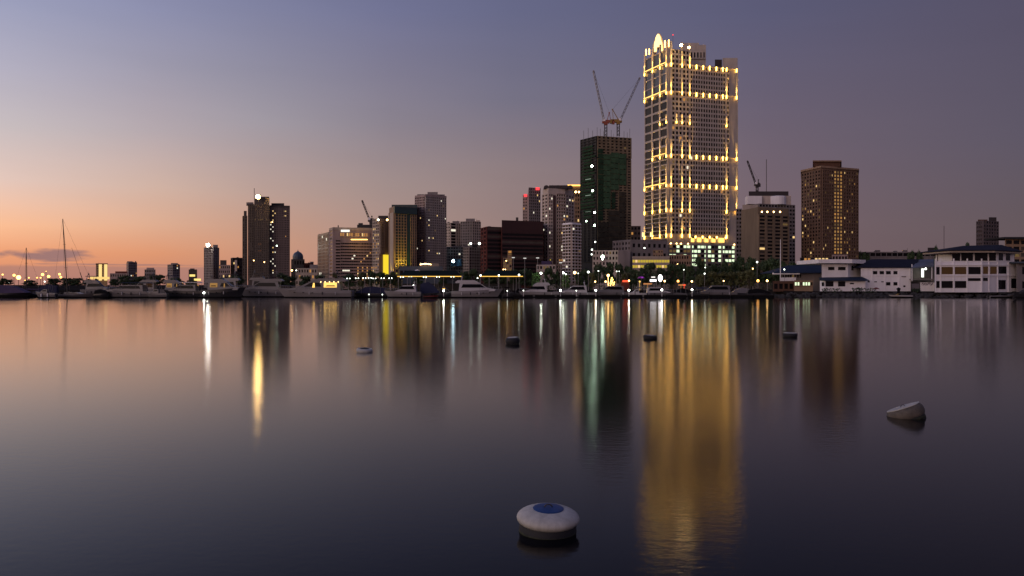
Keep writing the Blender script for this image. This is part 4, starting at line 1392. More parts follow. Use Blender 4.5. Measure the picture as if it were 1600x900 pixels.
lc = at(1446.5, 420, 303.5)
lo = MB().ball((lc.x, lc.y, lc.z), .34, 8, 5).build("lamp", L['shed'], sh, so_)
MB().box((lc.x + .6, lc.y + 3.5, lc.z - 1.5), (.9, .25, 3.4)).build("bright_doorway", glow("white_doorway_light", (.95, 1, .88), 1.6), sh, so_)
q = MB().box((wx(1449, 299), 299, wz(450, 299)), (wx(1460, 299) - wx(1438.5, 299), .4, wz(440, 299) - wz(457.5, 299)))
gw = q.build("painted_wall", M['white'], None, (wx(1449, 299), 299, G))
tag(gw, "short white wall with blurred violet scrawls beside the boat shed", "wall")
rr = random.Random(3)
q = MB()
for k in range(9):
    x = wx(1441 + k * 2, 298.7)
    z = wz(444 + rr.uniform(-1.5, 1.5), 298.7)
    q.tube((x - .2, 298.76, z - .5), (x + .3, 298.76, z + .5), .07, 4)
    q.tube((x - .3, 298.76, z + .3), (x + .3, 298.76, z - .1), .06, 4)
q.build("scrawl", mat("violet_spray_paint", (.10, .07, .13), .7), gw, (wx(1449, 299), 299, G))

YD = 286
b = Bld("clubhouse", "white three storey waterfront clubhouse with navy hipped roof and open top deck", [(1461, YD), (1534, YD), (1594, YD + 12)], 408.3, 16, 'white', tp=0)
zf3 = lambda py: wz(py, YD)
ang2 = math.atan2(12, b.pts[2].x - b.pts[1].x)
def panes(lst, i, Yw=YD):
    p, q_ = b.seg(i)
    d = (q_ - p).normalized(); n = Vector((d.y, -d.x))
    for a, c, y0, y1, k in lst:
        u, v = b.on(p, q_, a), b.on(p, q_, c)
        o = (u + v) / 2 + n * .04
        b.win((o.x, o.y, (wz(y0, o.y) + wz(y1, o.y)) / 2), (v - u).length, wz(y0, o.y) - wz(y1, o.y), math.atan2(d.y, d.x), k)
panes([(1462, 1468, 417, 429, 'g'), (1471, 1488.5, 417, 428.5, 'faint'), (1492, 1509.5, 417, 428.5, 'faint'), (1513, 1532, 417, 428.5, 'g'),
       (1462, 1468, 439, 450, 'g'), (1471, 1488.5, 439, 450, 'g'), (1492, 1509.5, 439, 450, 'g'), (1512, 1532, 434.5, 439, 'g')], 0)
panes([(1536, 1543.5, 416.5, 428, 'faint'), (1547, 1557, 416.5, 428, 'faint'), (1560, 1572, 416.5, 427.5, 'g'), (1536, 1543, 434, 439, 'g'), (1559, 1571, 437.5, 452, 'g'), (1580, 1589, 435, 450, 'g')], 1)
q = MB()
for i, pxs in ((0, (1461.4, 1469.5, 1490, 1511, 1533.5)), (1, (1545, 1558.5, 1575))):
    p, q_ = b.seg(i)
    d = (q_ - p).normalized(); n = Vector((d.y, -d.x))
    for px in pxs:
        o = b.on(p, q_, px) + n * .12
        zt2 = b.zt + (1.0 if i == 0 else 0)
        q.box((o.x, o.y, (G + zt2) / 2), (.36, .3, zt2 - G), math.atan2(d.y, d.x))
    c = (p + q_) / 2 + n * .16
    for zz in (zf3(430.5), zf3(414)):
        q.box((c.x, c.y, zz), ((q_ - p).length, .34, .3), math.atan2(d.y, d.x))
b.part("pilasters", q, M['white'])
# top deck: set back glazed storey under the hipped roof
Yt = YD + 5
q = MB().prism([(wx(1487, Yt), Yt), (wx(1557, Yt), Yt), (wx(1585, Yt + 7), Yt + 7), (wx(1585, Yt + 7), Yt + 11), (wx(1487, Yt), Yt + 11)], b.zt + .01, wz(393, Yt))
b.part("top_storey", q, [M['white']])
for a, c, y0, y1 in ((1488, 1500, 396, 407.5), (1502, 1520, 395.5, 407.5), (1523, 1543, 395.5, 407.5), (1545.5, 1556, 395, 407.5)):
    b.win((wx((a + c) / 2, Yt), Yt - .04, (wz(y0, Yt) + wz(y1, Yt)) / 2), wx(c, Yt) - wx(a, Yt), wz(y0, Yt) - wz(y1, Yt), 0)
d = Vector((wx(1585, Yt + 7) - wx(1557, Yt), 7)).normalized()
for u in (.28, .75):
    o = Vector((wx(1557, Yt), Yt)) + d * ((wx(1585, Yt + 7) - wx(1557, Yt)) * u) + Vector((d.y, -d.x)) * .04
    b.win((o.x, o.y, wz(401, Yt)), 2.9, 2.6, math.atan2(d.y, d.x))
x0, x1 = wx(1482, YD), wx(1586, Yt + 8)
ze = wz(390.5, YD)
v = [(x0, YD - .5, ze), (wx(1556, YD - .5), YD - .5, ze), (x1 + 1, YD + 10, ze), (x1 + 1, YD + 20, ze), (x0, YD + 20, ze), (wx(1505, YD + 9), YD + 9, wz(384, YD + 9)), (wx(1565, YD + 12), YD + 12, wz(382.5, YD + 12))]
v += [(a, c, z - .3) for a, c, z in v[:5]]
q = MB().add(v, [(0, 1, 6, 5), (1, 2, 6), (2, 3, 6), (3, 4, 5, 6), (4, 0, 5), (7, 8, 1, 0), (8, 9, 2, 1), (9, 10, 3, 2), (10, 11, 4, 3), (11, 7, 0, 4), (11, 10, 9, 8, 7)])
b.part("roof", q, [M['navyroof']])
q = MB().prism([(x0 + .5, YD), (wx(1555, YD), YD), (x1, YD + 10), (x1, YD + 19), (x0 + .5, YD + 19)], wz(394.5, YD), ze - .31)
b.part("soffit", q, [M['beige']])
b.part("deck_pergola", MB().box((wx(1475, YD + 4), YD + 4, wz(396, YD)), (6.5, 4, .3)).box((wx(1465, YD + 4), YD + 4, wz(402, YD)), (.2, .2, 3)), M['maroon_dark'])
b.done()
b = Bld("low_building", "grey low annex with a flat roof on the right side of the three storey clubhouse", [(1588, 292), (1680, 300)], 411.5, 12, 'grey')
b.face(0, 3, 2, pier=.5, span=.5, lit=0)
q = MB().box((wx(1625, 294), 298, b.zt + .3), (22, 16, .6))
b.part("roof_slab", q, M['bluegrey'])
b.done()
b = Bld("house", "low house with wide blue roof left of the white flat roofed clubhouse", [(1222, 330), (1284, 330)], 426, 14, 'grey', base=G)
b.part("roof", hiproof((1212, 1284), 328, 344, wz(426, 328), 414.5, 1232, 1282, 1), [M['blueroof']])
b.face(0, 8, 1, z0=wz(435, 330), z1=wz(428, 330), px=(1222, 1252), pier=.3, span=.3, lit=.1, kinds=('dim',))
b.part("porch_beam", MB().box((wx(1229, 327), 327.5, wz(427.3, 327)), (wx(1250, 327) - wx(1208, 327), .6, .7)), M['white'])
b.part("low_wall", MB().box((wx(1232, 326), 326.5, wz(437, 326)), (wx(1244, 326) - wx(1220, 326), .5, 1.8)), M['white'])
b.done()
b = Bld("kiosk", "small dark red waterfront kiosk right of the orange quay lamps", [(1208, 318), (1240, 318)], 439, 8, 'brown')
b.face(0, 4, 1, pier=.3, span=.5, lit=0)
b.done()
b = Bld("kiosk", "small kiosk with pale green lit counter left of the white flat roofed clubhouse", [(1241, 312), (1270, 312)], 438, 8, 'tan')
b.face(0, 7, 1, z0=wz(447, 312), z1=wz(440, 312), pier=.3, span=.3, lit=0, always=lambda c, r: 'green' if c in (0, 1, 3, 4, 5) else None)
b.done()
# ------------------------------------------------------------------ promenade lamps
def street_lamp(px, py, Y, label, m='lamp', twin=False, r=.3, group="lamps along the promenade", sc=1.0):
    p = at(px, py, Y)
    t = thing("street_lamp", label, "street lamp", (p.x, Y, G), group)
    o = (p.x, Y, G)
    MB().tube((p.x, Y, G), (p.x, Y, p.z - .2), .09 * sc, 5, .06 * sc).box((p.x, Y, G + .3), (.4, .4, .6)).build("pole", M['steel'], t, o)
    if twin:
        MB().tube((p.x - .6, Y, p.z - .3), (p.x + .6, Y, p.z - .3), .05, 4).build("arm", M['steel'], t, o)
        for s in (-.6, .6):
            MB().ball((p.x + s, Y - .1, p.z), r * .72, 8, 5).build("lamp_globe", L[m], t, o)
    else:
        MB().ball((p.x, Y, p.z), r, 8, 5).build("lamp_globe", L[m], t, o)
    return t


twins = [(544.5, 435), (558, 434.7), (569.5, 434.5), (578, 434.2), (585, 435), (598, 434.7), (610, 434.6), (628, 433), (641, 432), (664, 433), (684.5, 432.7), (707, 432.5)]
for i, (px, py) in enumerate(twins):
    street_lamp(px, py, 362, f"{ORD[i]} twin globe white lamp, counting from the yacht with the gold lit saloon", 'lamp', True)
singles = [(646, 446, 'lamp', "white globe lamp low behind the white cabin cruiser with dark windows", 335, .3), (746.2, 434.5, 'lamp', "small white lamp in the gap between the two lit pavilions", 362, .26),
           (751, 430.3, 'lamp', "white lamp at the near end of the second lit pavilion", 345, .36), (779.5, 430.2, 'lamp', "white lamp over the middle of the second lit pavilion", 345, .36),
           (811, 429.6, 'lamp', "white lamp at the far end of the second lit pavilion", 345, .4), (845.3, 426.8, 'lampgreen', "white lamp lighting the first fresh green tree", 352, .38),
           (880, 426.3, 'lampgreen', "white lamp lighting the second fresh green tree", 352, .36), (884, 428.5, 'lamp', "short white lamp beside the second fresh green tree", 352, .3),
           (898, 426, 'lampwarm', "brightest cream lamp on a tall pole below the pale balcony wing", 352, .62), (903.5, 427, 'lamp', "faint small lamp beside the brightest cream lamp", 352, .2),
           (919.3, 425, 'lamp', "white lamp on a tall pole below the green netted tower", 352, .46), (935, 423.5, 'lamp', "dim white lamp between palms left of the tree in gold lights", 352, .26),
           (963.5, 424, 'lamp', "dim white lamp above the tree in gold lights", 352, .22), (930, 440, 'lampwarm', "low cream lamp left of the tree in gold lights", 345, .32),
           (946.3, 440, 'lampwarm', "low gold lamp touching the tree in gold lights", 345, .36), (967.5, 424, 'lamp', "second dim white lamp above the tree in gold lights", 352, .18),
           (1038.5, 439.2, 'lampwarm', "round cream lamp right of the white lantern", 345, .38), (1059.5, 439.2, 'lampgold', "sodium lamp right of the round cream lamp", 345, .5),
           (1081, 439.6, 'lampwarm', "tilted yellow lamp in the dark trees right of the sodium lamp", 345, .4), (1068.5, 421.5, 'lamp', "dim white lamp in the dark trees under the car park", 370, .22),
           (1102, 418, 'lamp', "dim white lamp high in the trees under the car park", 370, .24), (1101, 427.5, 'lamp', "white lamp in the middle of the dark trees under the car park", 352, .3),
           (1130.7, 439, 'lampwarm', "small amber lamp behind the boat with black windows", 345, .26), (1183, 409.5, 'lamp', "white lamp among the tree tops below the tan slab block", 380, .4),
           (1176.3, 419.7, 'lampwarm', "small yellow lamp in foliage left of the flagpole", 352, .28), (1184.3, 438.7, 'lampgold', "large orange quay lamp left of the dark red kiosk", 330, .55),
           (1198.8, 438.7, 'lampwarm', "cream quay lamp beside the large orange quay lamp", 330, .42), (1225.5, 421, 'lamp', "white lamp on the blue roofed house", 324, .26)]
for px, py, m, lb, Y, r in singles:
    street_lamp(px, py, Y, lb, m, False, r)
for px, py, lb in ((820, 403.5, "grey floodlight mast in front of the maroon office building"), (876, 410.5, "grey floodlight mast in front of the cream residential tower"), (802, 402.5, "grey floodlight mast beside the narrow amber lit annex"), (840, 403, "grey floodlight mast at the edge of the maroon office building")):
    p = at(px, py, 360)
    t = thing("light_mast", lb, "light mast", (p.x, 360, G), "floodlight masts behind the promenade")
    MB().tube((p.x, 360, G), (p.x, 360, p.z), .13, 6, .08).build("pole", M['steel'], t, t.location)
    MB().box((p.x, 359.8, p.z), (1.3, .4, .35)).build("lamp_head", glow("dull_mast_light", (1, .95, .9), .8, False), t, t.location)

# sodium port lights on the far shore
far = [(4, 429, 1.6), (14, 441.5, 1.3), (22, 430, 2.6), (29, 433.5, 4.4), (45, 434, 1.3), (58, 434, 1.3), (63.5, 434, 1.3), (66.5, 429, 2.8), (76, 432, 2.8), (72, 424, .8), (70, 440, 1.3), (93, 428.5, 2.2), (95, 433, 2.3), (139, 435, .9), (39, 438, 1.0), (106, 435, .7),
       (177, 440.5, .7), (192, 441, .6), (246, 437, 1.5), (268, 441, .9), (285, 442, 1.0), (309, 446, .9), (332, 433.5, 1.6), (365, 439.5, .9)]
fl = ["at the very edge beside the first mast", "low at the very edge, greenish over the hull", "high and left of the blazing one", "the blazing largest one before the lone thin mast", "small, just right of the lone thin mast",
      "small, before the pair of high ones", "small, tight against the pair of high ones", "high and large, first of a close pair", "high and large, second of a close pair", "tiny, topmost above the close pair",
      "pink and low under the close pair", "upper one left of the tall sailboat mast", "lower one left of the tall sailboat mast", "tiny, left of the gold floodlit fins", "tiny, left of the lone thin mast", "tiny, right of the tall sailboat mast",
      "tiny red one over the blue canopied boat", "tiny one over the blue canopied boat", "white one behind the boat with a long pale canopy", "small, right of the white one behind the pale canopy", "small greenish one left of the black hulled yacht", "tiny one above the black hulled yacht's stern", "amber one under the slim floodlit tower", "small one beside the dark block with a pale panel"]
for i, (px, py, s) in enumerate(far):
    Y = 1000
    s *= 1.2
    p = at(px, py, Y)
    t = thing("light_mast", "distant port light, " + fl[i], "light mast", (p.x, Y, G), "port lights on the far shore")
    MB().tube((p.x, Y, G), (p.x, Y, p.z - s * .4), .3, 5).build("pole", M['darksteel'], t, t.location)
    k = 'lampgold' if i not in (1, 16, 17, 18, 10) else ('lamp' if i != 16 else 'redsign')
    MB().ball((p.x, Y, p.z), s / 2, 8, 5).build("lamp_head", L[k] if s < 5 else glow("blazing_sodium_lamp", (1.0, .5, .1), 9), t, t.location)

# ------------------------------------------------------------------ pavilions and small lit things on the promenade
for (x0, x1, lb) in ((621, 721, "long green roofed pavilion edged with a yellow light strip, the longer one"), (749, 817, "shorter green roofed pavilion edged with a yellow light strip")):
    Y = 352
    a, c = wx(x0, Y), wx(x1, Y)
    t = thing("pavilion", lb, "pavilion", ((a + c) / 2, Y, G))
    o = t.location.copy()
    ze = wz(431.5, Y)
    MB().add([(a, Y, ze), (c, Y, ze), (c, Y + 14, ze), (a, Y + 14, ze), (a + 3, Y + 7, ze + 2.6), (c - 3, Y + 7, ze + 2.6)], [(0, 1, 5, 4), (1, 2, 5), (2, 3, 4, 5), (3, 0, 4), (3, 2, 1, 0)]).build("roof", M['greenroof'], t, o)
    MB().box(((a + c) / 2, Y - .25, ze - .1), (c - a, .2, .3)).build("strip_light", L['strip'], t, o)
    for k in range(int((c - a) / 4) + 1):
        x = a + .3 + k * 4
        MB().box((x, Y + .6, (G + ze) / 2 - .2), (.16, .16, ze - G - .4)).build("post", M['steel'], t, o)
    rr = random.Random(int(x0))
    MB().box(((a + c) / 2, Y + 13, G + 1.6), (c - a - 1, .3, 3.2)).build("back_wall", M['darker'], t, o)
    for k in range(int((c - a) / 2.6)):
        if rr.random() < (.55 if x0 < 700 else .3):
            w = rr.uniform(.8, 2.0)
            MB().box((a + 1.5 + k * 2.6, Y + 9, G + rr.uniform(.9, 1.7)), (w, .3, rr.uniform(.5, 1.2))).build("lit_counter", L['cafe'] if rr.random() < .8 else L['cabin'], t, o)


def simple(name, label, cat, mb, m, loc, group=None):
    o = mb.build(name, m, None, loc)
    return tag(o, label, cat, group)


# tree wrapped in golden fairy lights
p = at(956, 441, 344)
t = thing("tree", "small tree wrapped in blazing golden fairy lights", "tree", (p.x, p.y, G))
q = MB(); rr = random.Random(5)
q.tube((p.x, p.y, G), (p.x, p.y, G + 2.2), .12, 5)
for k in range(7):
    an = k * .9
    q.tube((p.x, p.y, G + 1.4), (p.x + 1.8 * math.cos(an), p.y + 1.8 * math.sin(an), G + 3 + rr.random() * 2), .05, 4)
q.build("trunk", M['bark'], t, t.location)
q = MB()
for k in range(64):
    an = rr.uniform(0, 6.28); h = rr.random() ** 1.3
    rad = (1 - h) * 3.0 * rr.uniform(.3, 1)
    q.ball((p.x + rad * math.cos(an), p.y + rad * math.sin(an), G + .6 + h * 5.4), .17, 5, 4)
q.build("fairy_lights", glow("fairy_light", (1.0, .60, .14), 7.0), t, t.location)
p = at(950.3, 430.3, 346)
simple("lit_star", "round golden light beside the tree in fairy lights", "lamp", MB().ball(p, .55, 8, 5).tube((p.x, p.y, G), (p.x, p.y, p.z - .4), .06, 4), L['lampwarm'], (p.x, p.y, G))
# white lantern, lit tents, signs
p = at(1031.7, 434.5, 342)
t = thing("lantern", "tall oval white glowing lantern on a short stem", "lantern", (p.x, p.y, G))
MB().ball((p.x, p.y, p.z), .95, 12, 8, sz=1.65).build("shade", L['lantern'], t, t.location)
MB().tube((p.x, p.y, G), (p.x, p.y, p.z - 1.4), .1, 6).build("stem", M['steel'], t, t.location)
p = at(1020.5, 438.3, 344)
t = thing("market_stall", "stall with a white lit counter beside the oval lantern", "stall", (p.x, p.y, G))
MB().box((p.x, p.y, p.z), (2.6, .6, .9)).build("lit_counter", L['lantern'], t, t.location)
MB().box((p.x, p.y, p.z + 1.0), (3.2, 2, .15)).build("roof", M['dark'], t, t.location)
MB().box((p.x, p.y - .2, p.z + 1.45), (1.6, .5, .5)).build("sign_board", L['sign'], t, t.location)
MB().box((p.x - 1.4, p.y, (G + p.z + 1) / 2), (.12, .12, p.z + 1 - G)).box((p.x + 1.4, p.y, (G + p.z + 1) / 2), (.12, .12, p.z + 1 - G)).build("post", M['steel'], t, t.location)
p = at(977, 439.3, 345)
t = thing("market_stall", "stall with a red lit sign and one cream bulb", "stall", (p.x, p.y, G))
MB().box((p.x, p.y, p.z), (2.4, .3, .8)).build("sign_board", L['redsign'], t, t.location)
MB().ball((p.x + 1.6, p.y, p.z + .2), .35, 6, 4).build("bulb", L['lampwarm'], t, t.location)
MB().box((p.x, p.y + .6, (G + p.z) / 2), (3.4, .8, p.z - G)).build("counter", M['maroon'], t, t.location)
p = at(1002, 433, 350)
t = thing("parasol", "violet lit tilted parasol left of the white lit stall", "parasol", (p.x, p.y, G))
MB().lathe([(1.7, -.5), (1.1, .1), (.1, .5)], (p.x, p.y, p.z), 8).build("canopy", mat("violet_fabric", (.25, .04, .3), .8), t, t.location)
MB().tube((p.x, p.y, G), (p.x, p.y, p.z), .06, 5).build("pole", M['steel'], t, t.location)
MB().ball((p.x + .2, p.y - 1.2, p.z - .2), .55, 6, 4, sz=.6).build("lamp", L['purple'], t, t.location)
p = at(999.5, 440, 345)
simple("lantern", "small amber lantern below the violet parasol", "lantern", MB().ball(p, .4, 6, 4).tube((p.x, p.y, G), (p.x, p.y, p.z), .06, 4), L['cabin'], (p.x, p.y, G))
for px, w, lb in ((1012, 3.6, "low orange lit counter under the white lit stall"), (1069, 1.2, "red lit board on the quay below the sodium lamp"), (1064, 2.2, "pinkish lit board next to the red lit board")):
    p = at(px, 443.5 if px < 1050 else 445.3, 340)
    simple("lit_board", lb, "board", MB().box((p.x, p.y, p.z), (w, .3, .55)).box((p.x, p.y + .05, (G + p.z) / 2), (.15, .15, p.z - G)), L['cafe'] if px < 1050 else (L['redsign'] if px > 1066 else L['cafe']), (p.x, p.y, G))
# flagpole on the right
p = at(1219.5, 375, 322)
t = thing("flagpole", "tall pale bare flagpole rising before the tan slab block", "flagpole", (p.x, p.y, G))
MB().tube((p.x, p.y, G), (p.x, p.y, p.z), .22, 6, .12).build("pole", M['white'], t, t.location)
MB().ball((p.x, p.y, p.z), .2, 6, 4).build("finial", M['white'], t, t.location)
for px, top, lb in ((1475, 353, "hair thin radio mast behind the three storey clubhouse"),):
    p = at(px, top, 430)
    simple("radio_mast", lb, "mast", MB().tube((p.x, p.y, G), p, .16, 4), mat("faint_steel", (.12, .10, .11), .7), (p.x, p.y, G))
p = at(1455, 391, 400)
t = thing("billboard", "dark billboard on posts beside a round tree behind the clubhouse", "billboard", (p.x, p.y, G))
MB().box((p.x, p.y, p.z), (3.4, .3, 2.6)).build("panel", M['dark'], t, t.location)
for s_ in (-1, 1):
    MB().tube((p.x + s_, p.y + .2, G), (p.x + s_, p.y + .2, p.z), .12, 4).build("post", M['darksteel'], t, t.location)

# ------------------------------------------------------------------ trees
def crown_mesh(seed, n_lobes=26, per=70, leaf=.10):
    """leaf clumps filling a unit crown (radius 1, height 2, base at 0)"""
    rr = random.Random(seed)
    q = MB()
    for l in range(n_lobes):
        an = rr.uniform(0, 6.28)
        hz = rr.uniform(.12, .95)
        rad = math.sqrt(max(0, 1 - ((hz - .48) / .56) ** 2)) * rr.uniform(.25, .85)
        c = Vector((rad * math.cos(an), rad * math.sin(an), hz * 1.9))
        lr = rr.uniform(.20, .38)
        for k in range(per):
            u = Vector((rr.gauss(0, 1), rr.gauss(0, 1), rr.gauss(0, 1))).normalized()
            p = c + u * lr * rr.uniform(.55, 1.05)
            a = Vector((rr.gauss(0, 1), rr.gauss(0, 1), rr.gauss(0, 1))).normalized()
            b_ = u.cross(a)
            if b_.length < .05:
                continue
            b_.normalize()
            s = leaf * rr.uniform(.6, 1.5)
            q.add([p - a * s, p + b_ * s * .6, p + a * s, p - b_ * s * .6], [(0, 1, 2, 3)])
    me = bpy.data.meshes.new("crown")
    me.from_pydata(q.v, [], q.f)
    return me


CR = {}
def crown_variant(k, m):
    if (k, m) not in CR:
        me = crown_mesh(40 + k)
        me.materials.append(M[m])
        CR[(k, m)] = me
    return CR[(k, m)]


TR = {}
def trunk_variant(k):
    if k not in TR:
        rr = random.Random(90 + k)
        q = MB()
        q.tube((0, 0, 0), (.02, 0, .42), .045, 6, .03)
        for i in range(5):
            an = i * 1.3 + rr.random()
            q.tube((.02, 0, .34 + .03 * i), (.22 * math.cos(an), .22 * math.sin(an), .62 + .06 * i), .022, 5, .008)
        me = bpy.data.meshes.new("trunk")
        me.from_pydata(q.v, [], q.f)
        me.materials.append(M['bark'])
        TR[k] = me
    return TR[k]


def tree(px, top, width, Y, label, m='leaf', group=None, low=.22):
    """width in photo pixels; the crown starts at the fraction low of the height"""
    h = wz(top, Y) - G
    w = width / F * Y
    k = rng.randrange(6)
    t = thing("tree", label, "tree", (wx(px, Y), Y, G), group, rng.uniform(0, 6.28))
    o = bpy.data.objects.new("trunk", trunk_variant(k % 3)); COL.objects.link(o); o.parent = t
    o.scale = (min(h, w) * 1.0, min(h, w) * 1.0, h)
    c = bpy.data.objects.new("crown", crown_variant(k, m)); COL.objects.link(c); c.parent = t
    c.location = (0, 0, h * low)
    c.scale = (w / 2 * 1.02, w / 2 * 1.02, h * (1 - low) / 1.95)
    return t


def palm(px, top, Y, label, lean=0.0, size=3.2, m='leaf', group=None):
    x = wx(px, Y); zt = wz(top, Y) - size * .25
    t = thing("palm_tree", label, "palm tree", (x, Y, G), group)
    o = (x, Y, G)
    q = MB()
    pts_ = [Vector((x + lean * (i / 6) ** 2, Y, G + (zt - G) * i / 6)) for i in range(7)]
    for a, c in zip(pts_[:-1], pts_[1:]):
        q.tube(a, c, .2, 6, .17)
    q.build("trunk", M['bark'], t, o)
    rr = random.Random(int(px * 3))
    q = MB()
    for k in range(15):
        an = k * 2.4; up = rr.uniform(-.2, .95)
        prev = pts_[-1]
        dr = Vector((math.cos(an), math.sin(an), up)).normalized()
        for s in range(6):
            nx = prev + dr * size / 6
            dr = (dr + Vector((0, 0, -.22))).normalized()
            side_ = dr.cross(Vector((0, 0, 1))).normalized()
            wl = size * .15 * (1 - abs(s - 2) / 5)
            for sg in (-1, 1):
                for j in range(2):
                    b0 = prev + (nx - prev) * (j / 2)
                    q.add([b0, b0 + (nx - prev) * .45, b0 + side_ * sg * wl + (nx - prev) * .5 + Vector((0, 0, -wl * .5))], [(0, 1, 2)])
            prev = nx
    q.build("crown", M[m], t, o)
    return t


def ordinal(i):
    return ORD[i] if i < len(ORD) else f"{i + 1}th"


def grove(lst, place, group, kind="leafy tree"):
    for i, (px, top, w, Y, m) in enumerate(lst):
        tree(px, top, w, Y, f"{ordinal(i)} dark {kind} from the left {place}", m, group)


grove([(8, 435, 26, 800, 'leaf'), (48, 437, 22, 800, 'leaf'), (84, 435, 24, 800, 'leaf'), (103, 434.5, 26, 800, 'leaf'), (122, 434.5, 24, 800, 'leaf'), (136, 437, 18, 800, 'leaf')], "on the far shore before the gold floodlit fins", "trees on the far shore")
grove([(180, 435, 16, 760, 'leaf'), (194, 431.5, 26, 760, 'leaf'), (214, 431, 18, 760, 'leaf'), (222, 432, 20, 760, 'leaf'), (242, 430, 20, 760, 'leaf'), (250, 429.5, 18, 760, 'leaf'), (275, 435, 26, 700, 'leaf'), (300, 438, 20, 700, 'leaf'), (352, 433, 26, 640, 'leaf'), (370, 431, 22, 640, 'leaf')], "between the gold fins and the dark stepped tower", "trees on the far shore")
grove([(440, 428, 24, 520, 'leaf'), (452, 432, 24, 520, 'leaf'), (478, 432, 26, 520, 'leaf'), (500, 430, 24, 500, 'leaf'), (524, 427, 12, 400, 'leaf2')], "behind the yacht with the gold lit saloon", "trees behind the yachts")
grove([(546, 429, 22, 400, 'leaf'), (566, 426, 22, 400, 'leaf2'), (581, 424, 18, 400, 'leaf'), (595, 425.5, 20, 400, 'leaf'), (612, 424.5, 20, 400, 'leaf'), (623, 428, 18, 400, 'leaf2')], "below the banded hotel and the yellow glowing wall", "trees below the hotel")
grove([(655, 431, 20, 385, 'leaf'), (692, 423, 16, 400, 'leaf'), (726, 424, 20, 400, 'leaf'), (740, 421, 22, 400, 'leaf'), (765, 421, 26, 395, 'leaf'), (785, 423, 24, 395, 'leaf'), (806, 421, 26, 395, 'leaf'), (822, 418, 24, 395, 'leaf')], "behind the two lit pavilions", "trees behind the pavilions")
tree(838, 426, 19, 356, "first fresh green lamplit tree right of the second pavilion", 'leaf3', "lamplit trees", .15)
tree(884.5, 426, 14, 356, "second fresh green lamplit tree below the pale balcony wing", 'leaf3', "lamplit trees", .15)
tree(926, 427, 14, 356, "third, duller lamplit tree left of the tree in gold lights", 'leaf2', "lamplit trees", .2)
grove([(857, 419, 20, 380, 'leaf'), (870, 424, 16, 380, 'leaf'), (905, 424, 18, 375, 'leaf'), (915, 421, 18, 380, 'leaf')], "below the cream residential tower and its balcony wing", "trees along the promenade")
grove([(936, 413, 20, 390, 'leaf'), (951, 410.5, 22, 390, 'leaf'), (968, 413, 20, 390, 'leaf'), (982, 416, 18, 390, 'leaf'), (976, 427, 16, 365, 'leaf2'), (990, 421, 20, 375, 'leaf')], "in front of the pale windowed block", "trees along the promenade")
grove([(1004, 419, 18, 385, 'leaf'), (1016, 411, 22, 385, 'leaf'), (1034, 416, 24, 380, 'leaf'), (1050, 413.5, 22, 385, 'leaf'), (1064, 412, 24, 385, 'leaf'), (1079, 415, 20, 380, 'leaf')], "in front of the yellow lit low building", "trees along the promenade")
grove([(1094, 404, 22, 400, 'leaf'), (1106, 413, 20, 385, 'leaf'), (1119, 410, 26, 390, 'leaf'), (1134, 408, 24, 395, 'leaf'), (1147, 404, 22, 400, 'leaf'), (1158, 401, 24, 400, 'leaf')], "in front of the pale green car park", "trees along the promenade")
grove([(1174, 402.5, 26, 395, 'leaf'), (1192, 404, 24, 395, 'leaf'), (1207, 404.5, 24, 390, 'leaf'), (1222, 408, 22, 390, 'leaf'), (1238, 412, 22, 385, 'leaf'), (1252, 413, 22, 380, 'leaf'), (1270, 412, 20, 380, 'leaf')], "below the tan slab block", "trees along the promenade")
grove([(1096, 427, 22, 358, 'leaf2'), (1112, 425, 22, 358, 'leaf2'), (1128, 426, 22, 358, 'leaf2'), (1143, 425, 22, 358, 'leaf2'), (1158, 424, 22, 356, 'leaf2'), (1171, 421, 20, 352, 'leaf2')], "on the quay behind the small dark boats", "low trees on the quay", "olive tree")
grove([(1330, 390, 18, 480, 'leaf'), (1341, 386, 16, 480, 'leaf'), (1352, 391, 16, 480, 'leaf')], "against the foot of the brown residential tower", "trees by the brown tower")
grove([(1424, 393, 14, 460, 'leaf'), (1437, 395, 12, 460, 'leaf')], "on the long warehouse roof line", "trees by the warehouse")
tree(1463, 386.5, 9, 395, "small round dark tree beside the billboard", 'leaf', None, .45)
tree(1511, 379.5, 9, 420, "small dark tree peeking over the hipped clubhouse roof", 'leaf', None, .5)
palm(1016, 420, 372, "tall palm with a pale trunk left of the oval lantern", 0, 3.4, 'leaf2', "palms along the promenade")
palm(1024, 421.5, 366, "shorter palm leaning beside the tall pale trunked palm", .6, 3.0, 'leaf2', "palms along the promenade")
palm(944, 421, 366, "palm rising left above the tree in gold lights", -.4, 3.2, 'leaf', "palms along the promenade")
palm(980, 425, 360, "lit yellowish palm above the red lit stall", .3, 3.0, 'leaf2', "palms along the promenade")
palm(1583, 392, 330, "dark palm at the far right edge beside the clubhouse", .5, 3.4, 'leaf')

# low hedges behind the quay (dark band of planting)
def hedge(px0, px1, Y, h, label, m='leaf'):
    a, c = wx(px0, Y), wx(px1, Y)
    rr = random.Random(int(px0))
    q = MB()
    for k in range(int((c - a) * 26)):
        p = Vector((rr.uniform(a, c), Y + rr.uniform(-.8, .8), G + rr.random() ** .7 * h))
        u = Vector((rr.gauss(0, 1), rr.gauss(0, 1), rr.gauss(0, 1))).normalized()
        v_ = u.cross(Vector((rr.gauss(0, 1), rr.gauss(0, 1), rr.gauss(0, 1)))).normalized()
        s = rr.uniform(.15, .38)
        q.add([p - u * s, p + v_ * s * .6, p + u * s, p - v_ * s * .6], [(0, 1, 2, 3)])
    tag(q.build("hedge", M[m], None, ((a + c) / 2, Y, G)), label, "hedge")


